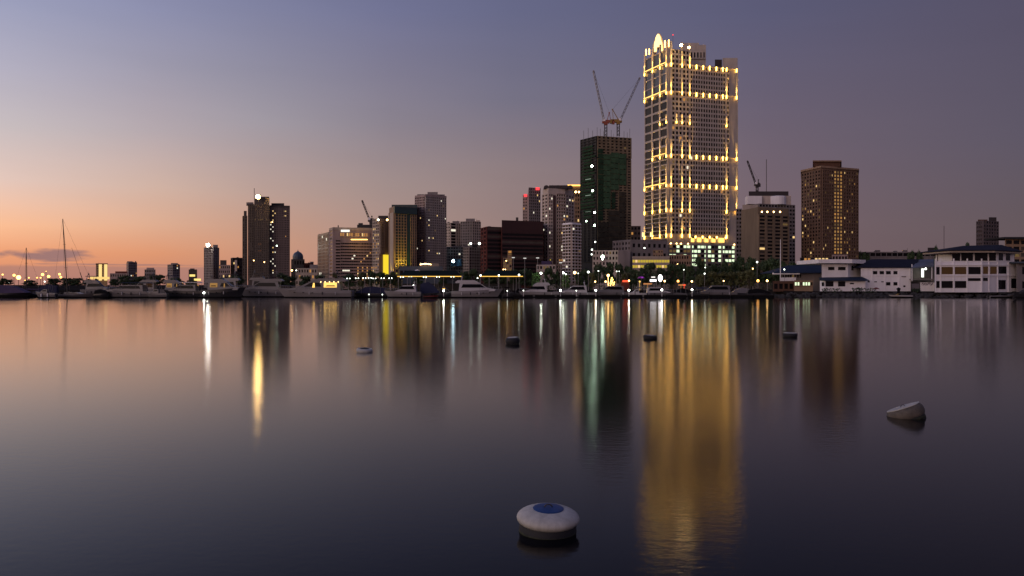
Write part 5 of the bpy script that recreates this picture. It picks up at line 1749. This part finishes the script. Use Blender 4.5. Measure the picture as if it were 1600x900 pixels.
hedge(505, 625, 372, 2.6, "low dark hedge below the banded hotel")
hedge(822, 1000, 362, 2.6, "low dark hedge from the second pavilion to the violet parasol")
hedge(1000, 1215, 364, 3.0, "low dark hedge behind the oval lantern and under the tall trees")
# ------------------------------------------------------------------ boats
def hull_mesh(q, Lb, B, fb, fs, rake=.12, n=14, m_hull=0, m_boot=1):
    """lofted hull along x (bow +x); waterline at z 0"""
    rows = []
    for i in range(n + 1):
        s = i / n
        taper = 1 - max(0.0, (s - .42) / .58) ** 2.3
        w = B / 2 * max(.015, taper) * (.90 + .10 * min(1, s / .25))
        g = fs + (fb - fs) * s ** 1.7
        xg = -Lb / 2 + Lb * s
        xw_ = -Lb / 2 + Lb * (s * (1 - rake))
        ww = w * (.86 - .25 * max(0, (s - .5)))
        row = []
        for (x, y, z) in ((xw_ + .0, 0, -.6), (xw_, ww * .9, -.12), (xw_ + (xg - xw_) * .15, ww * .97, .34), (xw_ + (xg - xw_) * .6, w * .98, g * .62), (xg, w, g)):
            row.append((x, y, z))
        rows.append(row)
    vs, fs_, ms = [], [], []
    k = len(rows[0])
    for sgn in (1, -1):
        b0 = len(vs)
        for row in rows:
            vs += [(x, sgn * y, z) for x, y, z in row]
        for i in range(n):
            for j in range(k - 1):
                a = b0 + i * k + j
                f = (a, a + k, a + k + 1, a + 1)
                fs_.append(f if sgn < 0 else f[::-1])
                ms.append(m_boot if j < 2 else m_hull)
    # deck and transom
    for i in range(n):
        a = i * k + k - 1
        b_ = (n + 1) * k + a
        fs_.append((a, b_, b_ + k, a + k)); ms.append(m_hull)
    tr = [j for j in range(k)] + [(n + 1) * k + j for j in reversed(range(k))]
    fs_.append(tuple(tr)); ms.append(m_hull)
    base = len(q.v)
    q.v += vs
    q.f += [tuple(base + i for i in f) for f in fs_]
    q.m += ms
    return q


def rail(q, Lb, B, fb, fs, x0, x1, h=.75):
    for sg in (-1, 1):
        prev = None
        for i in range(9):
            s = x0 + (x1 - x0) * i / 8
            w = B / 2 * max(.015, 1 - max(0.0, (s - .42) / .58) ** 2.3) * .95
            p = Vector((-Lb / 2 + Lb * s, sg * w, fs + (fb - fs) * s ** 1.7))
            q.tube(p, p + Vector((0, 0, h)), .03, 4)
            if prev is not None:
                q.tube(prev + Vector((0, 0, h)), p + Vector((0, 0, h)), .03, 4)
            prev = p
    return q


def vessel(name, label, cat, px0, px1, Y, bow, group="boats moored along the quay", yaw=0.0):
    """root Empty and the length for a boat that fills photo columns px0..px1; bow = +1 right, -1 left"""
    Lb = (px1 - px0) / F * Y / max(.3, math.cos(yaw))
    x = wx((px0 + px1) / 2, Y)
    t = thing(name, label, cat, (x, Y, 0), group, (0 if bow > 0 else math.pi) + yaw)
    t.scale = (1, 1, 1.22)
    return t, Lb


def side_windows(t, profs, w, name="window", m='boatglass', taper=0., zref=0.):
    """thin panes on both sides of a cabin"""
    for prof in profs:
        for sg in (-1, 1):
            n = len(prof)
            q = MB()
            vs = []
            for dy in (.015, .06):
                vs += [(x, sg * (w - taper * (z - zref) + dy), z) for x, z in prof]
            q.add(vs, [tuple(range(n)), tuple(n + i for i in reversed(range(n)))] + [(i, n + i, n + (i + 1) % n, (i + 1) % n) for i in range(n)])
            q.build(name, M[m] if m in M else L[m], t)


def yacht(label, px0, px1, Y, bow, B=None, fb=2.2, fs=1.5, cab=1.9, fly=True, hard=True, hull='palehull', top='whitehull', arch=True, lit=None, yaw=0.0, railing=True, cx0=-.34, cx1=.24, slope=.16, name="motor_yacht", cat="yacht", stripe=None, canvas=None, portholes=3):
    t, Lb = vessel(name, label, cat, px0, px1, Y, bow, yaw=yaw)
    B = B or Lb * .26
    q = MB()
    hull_mesh(q, Lb, B, fb, fs)
    q.build("hull", [M[hull], M['boot']], t, smooth=False)
    g = fs + (fb - fs) * .35
    w = B / 2 * .74
    z1 = g + cab
    x = lambda u: u * Lb
    cabp = [(x(cx0), fs - .1), (x(cx0) + .3, z1), (x(cx1 - slope), z1), (x(cx1 - .03), g + cab * .32), (x(cx1 + .12), fs + (fb - fs) * .7), (x(cx1 + .1), fs)]
    MB().side(cabp, w, taper=.14, zref=g).build("cabin", M[top], t)
    a0, a1 = cx0 + .05, cx1 - slope + .02
    wz0, wz1 = g + cab * .36, g + cab * .86
    if lit:
        side_windows(t, [[(x(a0), wz0 - cab * .1), (x(a0), wz1), (x(a0 + .17), wz1), (x(a0 + .17), wz0 - cab * .1)]], w, "window", lit, .14, g)
        side_windows(t, [[(x(a0 + .015), wz0 + cab * .02), (x(a0 + .03), wz0 + cab * .16), (x(a0 + .13), wz0 + cab * .16), (x(a0 + .15), wz0 + cab * .02)]], w + .06, "window", 'boatglass', .14, g)
        side_windows(t, [[(x(a1 - .16), wz0), (x(a1 - .13), wz1), (x(a1 - .02), wz1), (x(a1 + .07), wz0)]], w, "window", 'boatglass', .14, g)
        side_windows(t, [[(x(a1 - .075), wz0 - .25), (x(a1 - .07), wz1 - .1), (x(a1 - .052), wz1 - .1), (x(a1 - .04), wz0 - .25)]], w + .06, "window", lit, .14, g)
    else:
        side_windows(t, [[(x(a0), wz0), (x(a0 + .03), wz1), (x(a1), wz1), (x(a1 + .1), wz0 + .05)]], w, "window", 'boatglass', .14, g)
    # raked windscreen
    ws = cabp[2]; we = cabp[3]
    wl = w - .14 * (z1 - g) - .1
    n = 4
    q = MB().add([(ws[0] + .12, -wl, ws[1] - .12), (ws[0] + .12, wl, ws[1] - .12), (we[0] + .08, wl + .12, we[1] + .1), (we[0] + .08, -wl - .12, we[1] + .1),
                  (ws[0] + .02, -wl, ws[1] - .2), (ws[0] + .02, wl, ws[1] - .2), (we[0] - .02, wl + .12, we[1] + .02), (we[0] - .02, -wl - .12, we[1] + .02)],
                 [(0, 1, 2, 3), (7, 6, 5, 4), (0, 3, 7, 4), (1, 5, 6, 2), (0, 4, 5, 1), (3, 2, 6, 7)])
    q.build("windscreen", M['boatglass'], t)
    zc = z1
    if fly:
        h = .85
        MB().side([(x(cx0 - .06), z1 + .02), (x(cx0 - .07), z1 + .3), (x(cx0 - .02), z1 + h), (x(cx1 - slope - .10), z1 + h), (x(cx1 - slope + .015), z1 + .02)], w * .9, taper=.05, zref=z1).build("flybridge", M[top], t)
        MB().side([(x(cx1 - slope - .11), z1 + h), (x(cx1 - slope - .13), z1 + h + .45), (x(cx1 - slope - .125), z1 + h + .45), (x(cx1 - slope - .09), z1 + h)], w * .8).build("wind_deflector", M['boatglass'], t)
        zc = z1 + h
        if hard:
            zr = zc + 1.15
            MB().side([(x(cx0 - .01), zr), (x(cx0), zr + .18), (x(cx1 - slope - .14), zr + .18), (x(cx1 - slope - .1), zr)], w * .86).build("hardtop", M[canvas] if canvas else M[top], t)
            q = MB()
            for sx in (cx0 + .03, cx1 - slope - .17):
                for sy in (-1, 1):
                    q.tube((x(sx), sy * w * .7, zc - .1), (x(sx + .02), sy * w * .7, zr + .02), .06, 4)
            q.build("hardtop_frame", M['steel'], t)
            zc = zr
    if arch:
        q = MB()
        xa = x(cx0 + .06)
        for sg in (-1, 1):
            q.tube((xa - .5, sg * w * .7, zc - .4 if not fly else zc - 1.0), (xa, sg * w * .55, zc + .55), .09, 4)
        q.tube((xa, -w * .55, zc + .55), (xa, w * .55, zc + .55), .09, 4)
        q.tube((xa, 0, zc + .5), (xa, 0, zc + 1.6), .04, 4)
        q.ball((xa, 0, zc + .85), .28, 7, 4)
        q.build("radar_arch", M[top], t)
    if railing:
        rail(MB(), Lb, B, fb, fs, .55, .97).build("railing", M['steel'], t)
    for k in range(portholes):
        s = .5 + .12 * k
        gz = (fs + (fb - fs) * s ** 1.7) * .62
        wv = B / 2 * (1 - max(0., (s - .42) / .58) ** 2.3) * 1.0
        for sg in (-1, 1):
            MB().box((-Lb / 2 + Lb * s, sg * wv, gz), (.55, .14, .2)).build("porthole", M['boatglass'], t)
    for k in range(3 if Lb > 15 else 2):
        s = .2 + .17 * k
        gz = fs + (fb - fs) * s ** 1.7
        for sg in (-1, 1):
            MB().tube((-Lb / 2 + Lb * s, sg * (B / 2 + .1), gz * .42), (-Lb / 2 + Lb * s, sg * (B / 2 + .1), gz * .42 + .75), .15, 8).build("fender", M['buoydark'] if k % 2 else M['whitehull'], t)
    if canvas and not hard:
        za = z1 + .5
        MB().side([(x(-.46), za), (x(-.42), za + .28), (x(.04), za + .32), (x(.1), za + .05)], w * 1.05).build("sun_canopy", M[canvas], t)
        q = MB()
        for sx in (-.42, -.2, .04):
            for sy in (-1, 1):
                q.tube((x(sx), sy * w * .95, fs), (x(sx), sy * w * .95, za + .1), .04, 4)
        q.build("canopy_frame", M['steel'], t)
    # swim platform and fenders
    MB().box((-Lb / 2 - .35, 0, .32), (.9, B * .7, .12)).build("swim_platform", M['dock'], t)
    return t, Lb, g, w, z1


def sailboat(label, px0, px1, Y, bow, mast_px, mast_top, boom_px=None, stay=None, hull='greyhull', top='greyhull', lean=0.0, cover=None):
    t, Lb = vessel("sailboat", label, "sailboat", px0, px1, Y, bow)
    B = Lb * .25
    t.scale = (1, 1, 1)
    hull_mesh(MB(), Lb, B, 1.6, 1.15, .14).build("hull", [M[hull], M['boot']], t)
    MB().side([(-.22 * Lb, 1.0), (-.2 * Lb, 1.95), (.08 * Lb, 1.85), (.2 * Lb, 1.3), (.2 * Lb, 1.0)], B * .3, taper=.1, zref=1).build("cabin", M[top], t)
    side_windows(t, [[(-.15 * Lb, 1.5), (-.15 * Lb, 1.72), (.05 * Lb, 1.68), (.1 * Lb, 1.5)]], B * .3, "window", 'boatglass', .1, 1)
    inv = t.matrix_basis.inverted()
    def loc(px, py):
        v = at(px, py, Y)
        return Vector(((v.x - t.location.x) * bow, 0, v.z))
    foot = loc(mast_px, 446)
    tip = loc(mast_px - lean, mast_top)
    q = MB().tube((foot.x, 0, 1.2), tip, .17, 6, .12)
    q.build("mast", M['darksteel'], t)
    q = MB()
    for f in (.35, .66):
        p = Vector((foot.x, 0, 1.2)).lerp(tip, f)
        q.tube(p + Vector((0, -.9, .05)), p + Vector((0, .9, .05)), .04, 4)
    q.build("spreader", M['darksteel'], t)
    q = MB()
    q.tube(tip, (Lb * .49, 0, 1.6), .03, 3)
    q.tube(tip, (-Lb * .49, 0, 1.2), .03, 3)
    for sy in (-1, 1):
        q.tube(tip, (foot.x, sy * B * .42, 1.3), .03, 3)
    q.build("rigging", M['darksteel'], t)
    if stay:
        a, c = loc(*stay[0]), loc(*stay[1])
        MB().tube(a, c, .05, 4).tube(a.lerp(c, .62), c, .13, 5).build("furled_sail", M['darksteel'], t)
    if boom_px:
        c = loc(boom_px, 443)
        MB().tube((foot.x, 0, 2.6), (c.x, 0, 2.6), .12, 5).build("boom", M['darksteel'], t)
        MB().side([(foot.x, 2.65), (foot.x, 3.2), (c.x, 2.95), (c.x, 2.65)], .22).build("sail_cover", M[cover or 'canvas'], t)
    rail(MB(), Lb, B, 1.6, 1.15, .1, .96, .6).build("railing", M['darksteel'], t)
    return t


def runabout(label, px0, px1, Y, bow, hull='whitehull', fb=1.3, fs=.9, canvas=None, cabin=True, B=None, yaw=0.0, name="motorboat", arch=False, fenders=False):
    t, Lb = vessel(name, label, "motorboat", px0, px1, Y, bow, yaw=yaw)
    B = B or max(1.6, Lb * .3)
    hull_mesh(MB(), Lb, B, fb, fs, .16, 10).build("hull", [M[hull], M['boot']], t)
    w = B * .34
    x = lambda u: u * Lb
    if cabin:
        MB().side([(x(-.12), fs - .1), (x(-.1), fs + 1.15), (x(.06), fs + 1.15), (x(.2), fs + .45), (x(.34), fs + .2), (x(.34), fs - .1)], w, taper=.12, zref=fs).build("cabin", M[hull], t)
        side_windows(t, [[(x(-.07), fs + .55), (x(-.06), fs + .95), (x(.05), fs + .95), (x(.15), fs + .55)]], w, "window", 'boatglass', .12, fs)
    else:
        MB().side([(x(.0), fs), (x(.02), fs + .6), (x(.05), fs + .6), (x(.16), fs)], w).build("windscreen", M['boatglass'], t)
    if canvas:
        MB().side([(x(-.42), fs + 1.5), (x(-.36), fs + 1.85), (x(-.02), fs + 1.85), (x(.04), fs + 1.5)], w * 1.15).build("canopy", M[canvas], t)
        q = MB()
        for sx in (-.38, .0):
            for sy in (-1, 1):
                q.tube((x(sx), sy * w, fs - .05), (x(sx), sy * w, fs + 1.6), .035, 4)
        q.build("canopy_frame", M['steel'], t)
    if arch:
        q = MB()
        for sg in (-1, 1):
            q.tube((x(-.22), sg * w, fs), (x(-.17), sg * w * .8, fs + 2.0), .05, 4)
        q.tube((x(-.17), -w * .8, fs + 2.0), (x(-.17), w * .8, fs + 2.0), .05, 4)
        q.build("radar_arch", M[hull], t)
    if fenders:
        for u in (-.18, .12):
            for sg in (-1, 1):
                MB().tube((x(u), sg * (B * .5 + .1), .35), (x(u), sg * (B * .5 + .1), 1.25), .2, 8).build("fender", M['white'], t)
    MB().box((x(-.5) - .2, 0, .55), (.45, .4, 1.0)).build("outboard_motor", M['darker'], t)
    return t


def tarp_boat(label, px0, px1, Y, bow, cover='canvas', hull='darkhull', h=2.6, rise=.5):
    t, Lb = vessel("covered_boat", label, "boat", px0, px1, Y, bow)
    B = max(2.2, Lb * .24)
    hull_mesh(MB(), Lb, B, 1.5, 1.1, .12, 10).build("hull", [M[hull], M['boot']], t)
    MB().side([(-.46 * Lb, 1.1), (-.44 * Lb, h * .85), (-.1 * Lb, h), (.15 * Lb, h * (1 - rise * .3)), (.42 * Lb, 1.4)], B * .42, taper=.22, zref=1.1).build("cover", M[cover], t)
    q = MB()
    for u in (-.3, 0, .25):
        q.tube((u * Lb, B * .44, 1.0), (u * Lb, B * .3, h * .92), .04, 4)
    q.build("cover_frame", M['steel'], t)
    return t


# ---- left group
tarp_boat("long brown shadowed hull with a violet sail cover at the very left edge", -30, 52, 285, 1, 'purplecanvas', 'darkhull', 3.6, .3)
sailboat("dark sailing boat with a bare thin mast and violet cover", 18, 68, 290, -1, 41, 387, 62, None, 'darkhull', 'greyhull', 0, 'purplecanvas')
runabout("small grey cabin boat with two white fenders nearest the left edge", 55, 88, 272, -1, 'greyhull', 1.8, 1.3, arch=True, fenders=True)
sailboat("tall masted grey sailboat with a slanting furled sail", 82, 152, 278, 1, 105.5, 342, None, ((112, 387), (133, 449)), 'greyhull', 'greyhull', 7.5)
tarp_boat("small dark covered boat stern on beside the tall masted sailboat", 148, 172, 276, 1, 'boot', 'darkhull', 2.4)
yacht("grey motor yacht with a blue sun canopy left of the pale canopied boat", 158, 240, 278, -1, hull='greyhull', top='greyhull', fb=2.4, fs=1.8, cab=1.6, fly=False, hard=False, arch=False, portholes=2, canvas='blueroof')
tarp_boat("low boat under a navy cover behind the grey motor yacht", 185, 232, 300, -1, 'canvas', 'darkhull', 3.6)
runabout("small blue grey boat moored between the grey yacht and the pale canopied boat", 228, 262, 274, -1, 'greyhull', 1.7, 1.3, arch=True)
yacht("dark hulled boat with long pale canopy", 256, 318, 280, -1, hull='darkhull', top='greyhull', fb=2.2, fs=1.9, cab=1.7, fly=False, hard=False, arch=False, canvas='whitehull')
yacht("black hulled motor yacht with amber lit windows", 316, 384, 276, 1, hull='darkhull', top='greyhull', fb=3.0, fs=2.2, cab=2.0, fly=True, hard=False, lit='mid', portholes=2)
yacht("large grey flybridge yacht with a long dark hardtop, bow toward the black hulled yacht", 372, 450, 290, -1, fb=2.8, fs=2.2, cab=2.2, hard=True, canvas='darker', hull='greyhull', top='greyhull', slope=.2)
yt = yacht("largest white yacht with gold lit saloon windows and navy hardtop", 432, 551, 276, -1, B=6.2, fb=2.8, fs=2.1, cab=2.3, hard=True, canvas='darker', lit='cabin', hull='palehull', top='greyhull', slope=.19, cx0=-.36, cx1=.22)
q = MB()
Lb = yt[1]
for k in range(5):
    for sg in (-1, 1):
        q.ball((-.33 * Lb + k * 1.5, sg * (yt[3] + .02), yt[4] - .15), .17, 6, 4)
q.build("saloon_lamps", glow("saloon_spot", (1.0, .66, .25), 5.0), yt[0])
runabout("small tender with grey cover right behind the largest white yacht", 546, 572, 284, -1, 'greyhull', 1.3, 1.0, arch=True)
tarp_boat("low boat under a long navy tarpaulin beside two tiny white lights", 552, 606, 282, -1, 'canvas', 'darkhull', 3.2, .2)
# ---- second row behind the left group
yacht("grey yacht with a dark flybridge canopy in the row behind, nearest the tall sailboat", 128, 176, 312, 1, hull='greyhull', top='greyhull', fb=2.6, fs=2.2, cab=2.0, hard=True, canvas='darker', portholes=0)
yacht("grey yacht with a dark hardtop in the row behind the blue canopied yacht", 196, 252, 314, -1, hull='greyhull', top='greyhull', fb=2.6, fs=2.2, cab=2.1, hard=True, canvas='darker', portholes=0, lit='faint')
yacht("grey yacht in the row behind the long pale canopy", 252, 300, 314, 1, hull='greyhull', top='greyhull', fb=2.6, fs=2.2, cab=2.1, hard=True, canvas='canvas', portholes=0, lit='mid')
yacht("tall grey yacht in the row behind the black hulled yacht", 322, 380, 316, -1, hull='greyhull', top='palehull', fb=3.0, fs=2.4, cab=2.4, hard=True, canvas='darker', portholes=0)
yacht("grey yacht with a dark hardtop in the row behind the large flybridge yacht", 386, 440, 318, 1, hull='greyhull', top='greyhull', fb=3.2, fs=2.6, cab=2.4, hard=True, canvas='darker', portholes=0)
tarp_boat("dark covered hull in the row behind, at the very left edge", -20, 34, 314, 1, 'boot', 'darkhull', 3.6)
tarp_boat("dark covered hull in the row behind the small cabin boat with fenders", 52, 92, 314, -1, 'canvas', 'darkhull', 3.8)
# ---- middle group
yacht("white cabin cruiser with dark side windows, bow toward the navy tarpaulin boat", 600, 658, 278, -1, B=4.2, fb=2.0, fs=1.7, cab=1.7, fly=False, hard=False, arch=True, cx0=-.38, cx1=.1, slope=.12, name="cabin_cruiser", portholes=1)
tarp_boat("dark boat under a peaked navy canopy right of the white cabin cruiser", 655, 690, 284, 1, 'canvas', 'darkhull', 4.6, .8)
runabout("low dinghy with a dark red hull below the peaked navy canopy", 662, 686, 270, 1, 'redhull', .8, .6, cabin=False)
runabout("small dark canopied boat left of the white express yacht", 684, 712, 280, 1, 'darkhull', 1.4, 1.2, canvas='canvas')
yacht("white express yacht with a long black windscreen, bow toward the dark tender", 706, 786, 276, 1, B=5.0, fb=2.6, fs=1.9, cab=2.0, fly=True, hard=False, arch=True, cx0=-.36, cx1=.24, slope=.2)
runabout("dark tender with an upright motor right of the white express yacht", 786, 806, 276, 1, 'darkhull', 1.6, 1.2, canvas='boot')
tarp_boat("dark covered boat between the dark tender and the white sport cruiser", 800, 824, 288, -1, 'boot', 'darkhull', 2.8)
yacht("white sport cruiser with small dark windows and a pale mast arch", 810, 874, 282, -1, B=4.6, fb=1.9, fs=1.6, cab=1.8, fly=True, hard=False, arch=True, slope=.12, cx0=-.2, cx1=.26, name="sport_cruiser", portholes=0)
yacht("white sport cruiser with black side glass and a tall rear arch", 864, 930, 284, -1, B=4.6, fb=1.8, fs=1.4, cab=1.9, fly=False, hard=False, arch=True, slope=.2, cx0=-.3, cx1=.22, name="sport_cruiser", portholes=0)
yacht("dim violet grey motorboat below the tree in gold lights", 926, 984, 290, -1, B=4.2, fb=1.9, fs=1.5, cab=1.7, fly=False, hard=False, arch=False, hull='greyhull', top='greyhull', name="cabin_cruiser", portholes=0)
runabout("small pale boat with rounded cabin below the violet parasol", 980, 1010, 282, -1, 'whitehull', 1.5, 1.2, canvas='greyhull')
yacht("low grey motorboat with an open cockpit below the oval lantern", 1002, 1054, 288, 1, B=4.0, fb=1.6, fs=1.3, cab=1.5, fly=False, hard=False, arch=False, hull='greyhull', top='whitehull', name="cabin_cruiser", portholes=0)
tarp_boat("black covered boat with a grey hull below the red lit board", 1050, 1076, 294, -1, 'boot', 'greyhull', 2.7)
runabout("small dark motorboat with a pale stern right of the red lit board", 1072, 1106, 282, -1, 'darkhull', 1.4, 1.1, canvas='canvas')
yacht("pale motorboat with a black wheelhouse under the dark quay trees", 1086, 1150, 290, -1, B=4.2, fb=1.7, fs=1.5, cab=1.9, fly=False, hard=False, arch=False, hull='greyhull', top='greyhull', name="cabin_cruiser", portholes=0)
tarp_boat("dark covered boat with a pale canopy left of the large orange quay lamp", 1140, 1172, 292, -1, 'greyhull', 'darkhull', 2.9)
tarp_boat("black covered boat below the large orange quay lamp", 1168, 1206, 290, 1, 'boot', 'darkhull', 2.6)
# ---- right group
runabout("small white open boat beside a folded dark parasol under the split windowed clubhouse", 1388, 1424, 274, -1, 'whitehull', .9, .7, cabin=False)
runabout("white skiff angled at the foot of the three storey clubhouse", 1545, 1588, 272, 1, 'greyhull', 1.0, .6, cabin=False)
runabout("dark boat at the far right edge beside the white skiff", 1582, 1626, 270, -1, 'darkhull', 1.8, 1.3)

# ------------------------------------------------------------------ floating docks with white lights
def dock(px0, px1, Y, label, w=2.2):
    a, c = wx(px0, Y), wx(px1, Y)
    t = thing("floating_dock", label, "dock", ((a + c) / 2, Y, 0))
    o = t.location.copy()
    MB().box(((a + c) / 2, Y, .98), (c - a, w, .22)).build("deck", M['dock'], t, o)
    n = max(3, int((c - a) / 7))
    for k in range(n):
        x = a + (c - a) * (k + .5) / n
        MB().box((x, Y, .3), ((c - a) / n * .9, w * .9, 1.1)).build("float", M['boot'], t, o)
    for k in range(n // 2 + 1):
        x = a + (c - a) * (k + .3) / (n // 2 + 1)
        MB().tube((x, Y + w * .55, -.5), (x, Y + w * .55, 2.0), .14, 6).build("pile", M['darksteel'], t, o)


dock(-60, 330, 296, "long dark floating dock behind the boats under the sunset")
dock(330, 552, 302, "dark floating dock behind the large yachts")
dock(552, 806, 294, "dark floating dock between the navy tarpaulin boat and the white sport cruisers")
dock(800, 1210, 274, "dark floating dock carrying the row of white dock lights", 2.4)
dlights = [(318.7, 457.5, 274, "white dock light by the black hulled yacht"), (693.2, 454.3, 272, "white dock light left of the white express yacht"), (792.6, 454.3, 272, "small white dock light by the dark tender"),
           (817.8, 454, 272.6, "white dock light at the bow of the small windowed sport cruiser"), (875.7, 453.6, 272.6, "white dock light between the two white sport cruisers"), (900.5, 454.2, 272.6, "tiny white dock light below the brightest cream lamp"), (931, 453.6, 272.6, "white dock light left of the tree in gold lights"),
           (982.6, 453.6, 272.6, "white dock light below the red lit stall"), (1034.2, 452.8, 272.6, "white dock light below the oval lantern"), (1081.3, 452.7, 272.6, "white dock light below the tilted yellow lamp"),
           (576.6, 460, 276, "tiny white light on the navy tarpaulin boat's side of the dock"), (597.5, 460.2, 276, "second tiny white light next to the navy tarpaulin boat")]
for px, py, Y, lb in dlights:
    p = at(px, py, Y)
    small = 'tiny' in lb or 'small' in lb
    t = thing("dock_light", lb, "dock light", (p.x, Y, .3), "white lights on the docks")
    MB().box((p.x, Y, (.6 + p.z) / 2 - .05), (.14, .14, max(.3, p.z - .6))).build("post", M['white'], t, t.location)
    MB().ball((p.x, Y - .05, p.z), .17 if small else .29, 8, 5).build("lamp_globe", L['dock'] if not small else L['lamp'], t, t.location)

# ------------------------------------------------------------------ rock breakwater on the right, under the clubhouses
rr = random.Random(11)
q = MB()
for k in range(620):
    s = rr.random()
    px = 1090 + s * 560
    Yb = 300 if px < 1215 else 291
    f = rr.random()
    Y = Yb - 9 * f
    z = (1 - f) * (1.5 if px > 1230 else .9) - .1
    c = Vector((wx(px, Y), Y, z))
    r = rr.uniform(.35, .95)
    vs_ = []
    n = 7
    for j, (rad, zz) in enumerate(((.55, -.55), (1, -.1), (.8, .4), (.3, .62))):
        for i in range(n):
            an = 2 * math.pi * i / n + j
            e = rad * r * rr.uniform(.8, 1.15)
            vs_.append((c.x + e * math.cos(an), c.y + e * math.sin(an), c.z + zz * r))
    fs_ = [(j * n + i, j * n + (i + 1) % n, (j + 1) * n + (i + 1) % n, (j + 1) * n + i) for j in range(3) for i in range(n)] + [tuple(3 * n + i for i in range(n))]
    q.add(vs_, fs_)
bw = q.build("breakwater", M['rock'])
tag(bw, "dark rubble breakwater along the foot of the white clubhouses", "breakwater")
stuff(bw)
for px, w, lb in ((1300, 30, "dark shrubs on the breakwater under the flat roofed clubhouse"), (1350, 40, "dark shrubs on the breakwater under the split windowed clubhouse"), (1500, 60, "dark shrubs on the breakwater under the three storey clubhouse"), (1432, 12, "dark shrubs beside the painted white wall")):
    hedge(px - w / 2, px + w / 2, 289, 1.5, lb)
for px, lb in ((1404, "folded dark parasol beside the small white open boat"), (1369, "open dark red parasol under the split windowed clubhouse"), (1341, "open dark parasol between the two white clubhouses")):
    p = at(px, 452, 292)
    t = thing("parasol", lb, "parasol", (p.x, p.y, .8))
    MB().tube((p.x, p.y, .6), (p.x, p.y, 3.6), .05, 5).build("pole", M['steel'], t, t.location)
    if px < 1400:
        MB().lathe([(1.4, 2.9), (.8, 3.3), (.05, 3.6)], (p.x, p.y, 0), 8).build("canopy", M['redhull'] if px > 1350 else M['dark'], t, t.location)
    else:
        MB().lathe([(.15, 1.2), (.55, 1.8), (.5, 2.6), (.9, 3.0), (.05, 3.6)], (p.x, p.y, 0), 8).build("canopy", M['boot'], t, t.location)

# ------------------------------------------------------------------ mooring buoys
def buoy_shape(D, Ht, n=36):
    """rounded drum profile, flat top with a shallow rim"""
    prof = []
    for k in range(13):
        a = -math.pi / 2 + math.pi * k / 12
        ca, sa = math.cos(a), math.sin(a)
        prof.append((D / 2 - Ht * .46 + Ht * .46 * math.copysign(abs(ca) ** .8, ca), Ht / 2 + Ht / 2 * math.copysign(abs(sa) ** .9, sa)))
    prof += [(D * .30, Ht * 1.0), (D * .27, Ht * .985), (D * .01, Ht * .99)]
    return prof


def buoy(px, py_w, label, D=1.12, Ht=.42, tilt=(0, 0), sink=.08, top='buoyblue', skirt=True, body='buoywhite', rz=0.0, cap=.24, lift=0.0, dome=False):
    """py_w: photo row of the waterline in front of the float"""
    Y = CAMH * F / (py_w - HY)
    t = thing("mooring_buoy", label, "buoy", (wx(px, Y), Y + D / 2, -sink), "mooring buoys on the bay")
    t.rotation_euler = (tilt[0], tilt[1], rz)
    prof = buoy_shape(D, Ht)
    if dome:   # a low lens: narrow foot, wide soft shoulder, gently domed top
        prof = [(D * a, Ht * h_) for a, h_ in ((.40, 0), (.45, .06), (.482, .17), (.498, .30), (.5, .40), (.488, .52), (.46, .64), (.42, .74), (.37, .82), (.32, .88), (.27, .93), (.20, .965), (.1, .99), (.01, 1.0))]
    MB().lathe(prof, (0, 0, lift), 48).build("float", M[body], t, smooth=True)
    tp_ = [(D * cap, Ht * .90), (D * cap, Ht * .975), (D * cap * .9, Ht * 1.0), (D * cap * .5, Ht * 1.03), (.01, Ht * 1.04)]
    q = MB().lathe(tp_, (0, 0, lift), 40) if dome else MB().lathe([(D * cap, Ht * .955), (D * cap, Ht * 1.0 + .004), (D * cap * .93, Ht * 1.0 + .009), (.01, Ht * 1.0 + .010)], (0, 0, lift), 28)
    q.build("top_plate", M[top], t, smooth=False)
    q = MB()
    for k in range(10):
        a0, a1 = math.pi * k / 10, math.pi * (k + 1) / 10
        q.tube((.07 * math.cos(a0), 0, lift + Ht + .01 + .05 * math.sin(a0)), (.07 * math.cos(a1), 0, lift + Ht + .01 + .05 * math.sin(a1)), .012, 6)
    q.build("mooring_ring", M['darksteel'], t)
    if skirt:
        MB().lathe([(D * .452, -.05), (D * .459, .0), (D * .4595, .045), (D * .4565, .055)], (0, 0, 0), 40).build("algae_band", mat("dark_algae", (.022, .026, .012), .8, var=.6, scale=9), t, smooth=True)
        MB().lathe([(D * .40, -.25), (D * .45, -.1), (D * .455, lift + Ht * .28), (D * .42, lift + Ht * .36)], (0, 0, 0), 40).build("rubber_skirt", M['buoydark'], t, smooth=True)
    return t
buoy(858, 845, "large round white mooring buoy with a blue top, nearest the camera", 1.15, .29, (R(3), R(1.5)), .02, 'buoyblue', True, cap=.245, lift=.16, dome=True)
buoy(1434, 656, "tilted white mooring buoy with one edge raised, right of the golden reflection", 1.22, .46, (R(-11), R(-19)), .12, 'buoywhite', True, body='buoyweather', cap=.44, lift=.02)
buoy(567, 551, "small pale buoy below the yellow glowing wall", 1.08, .30, (R(4), R(4)), .06, 'buoydark', True, cap=.3)
buoy(801.5, 538, "small dark buoy with a pale top edge below the dark tender", 1.12, .52, (R(3), R(-4)), .02, 'buoywhite', True, body='buoydark', cap=.34)
buoy(1017.5, 530, "small low black buoy left of the golden reflection", 1.16, .34, (R(2), R(3)), .04, 'buoywhite', True, body='buoydark', cap=.3)
buoy(1238.5, 527, "small low buoy with a flat white top, right of the golden reflection", 1.24, .36, (R(1), R(0)), .02, 'buoywhite', True, body='buoydark', cap=.42)
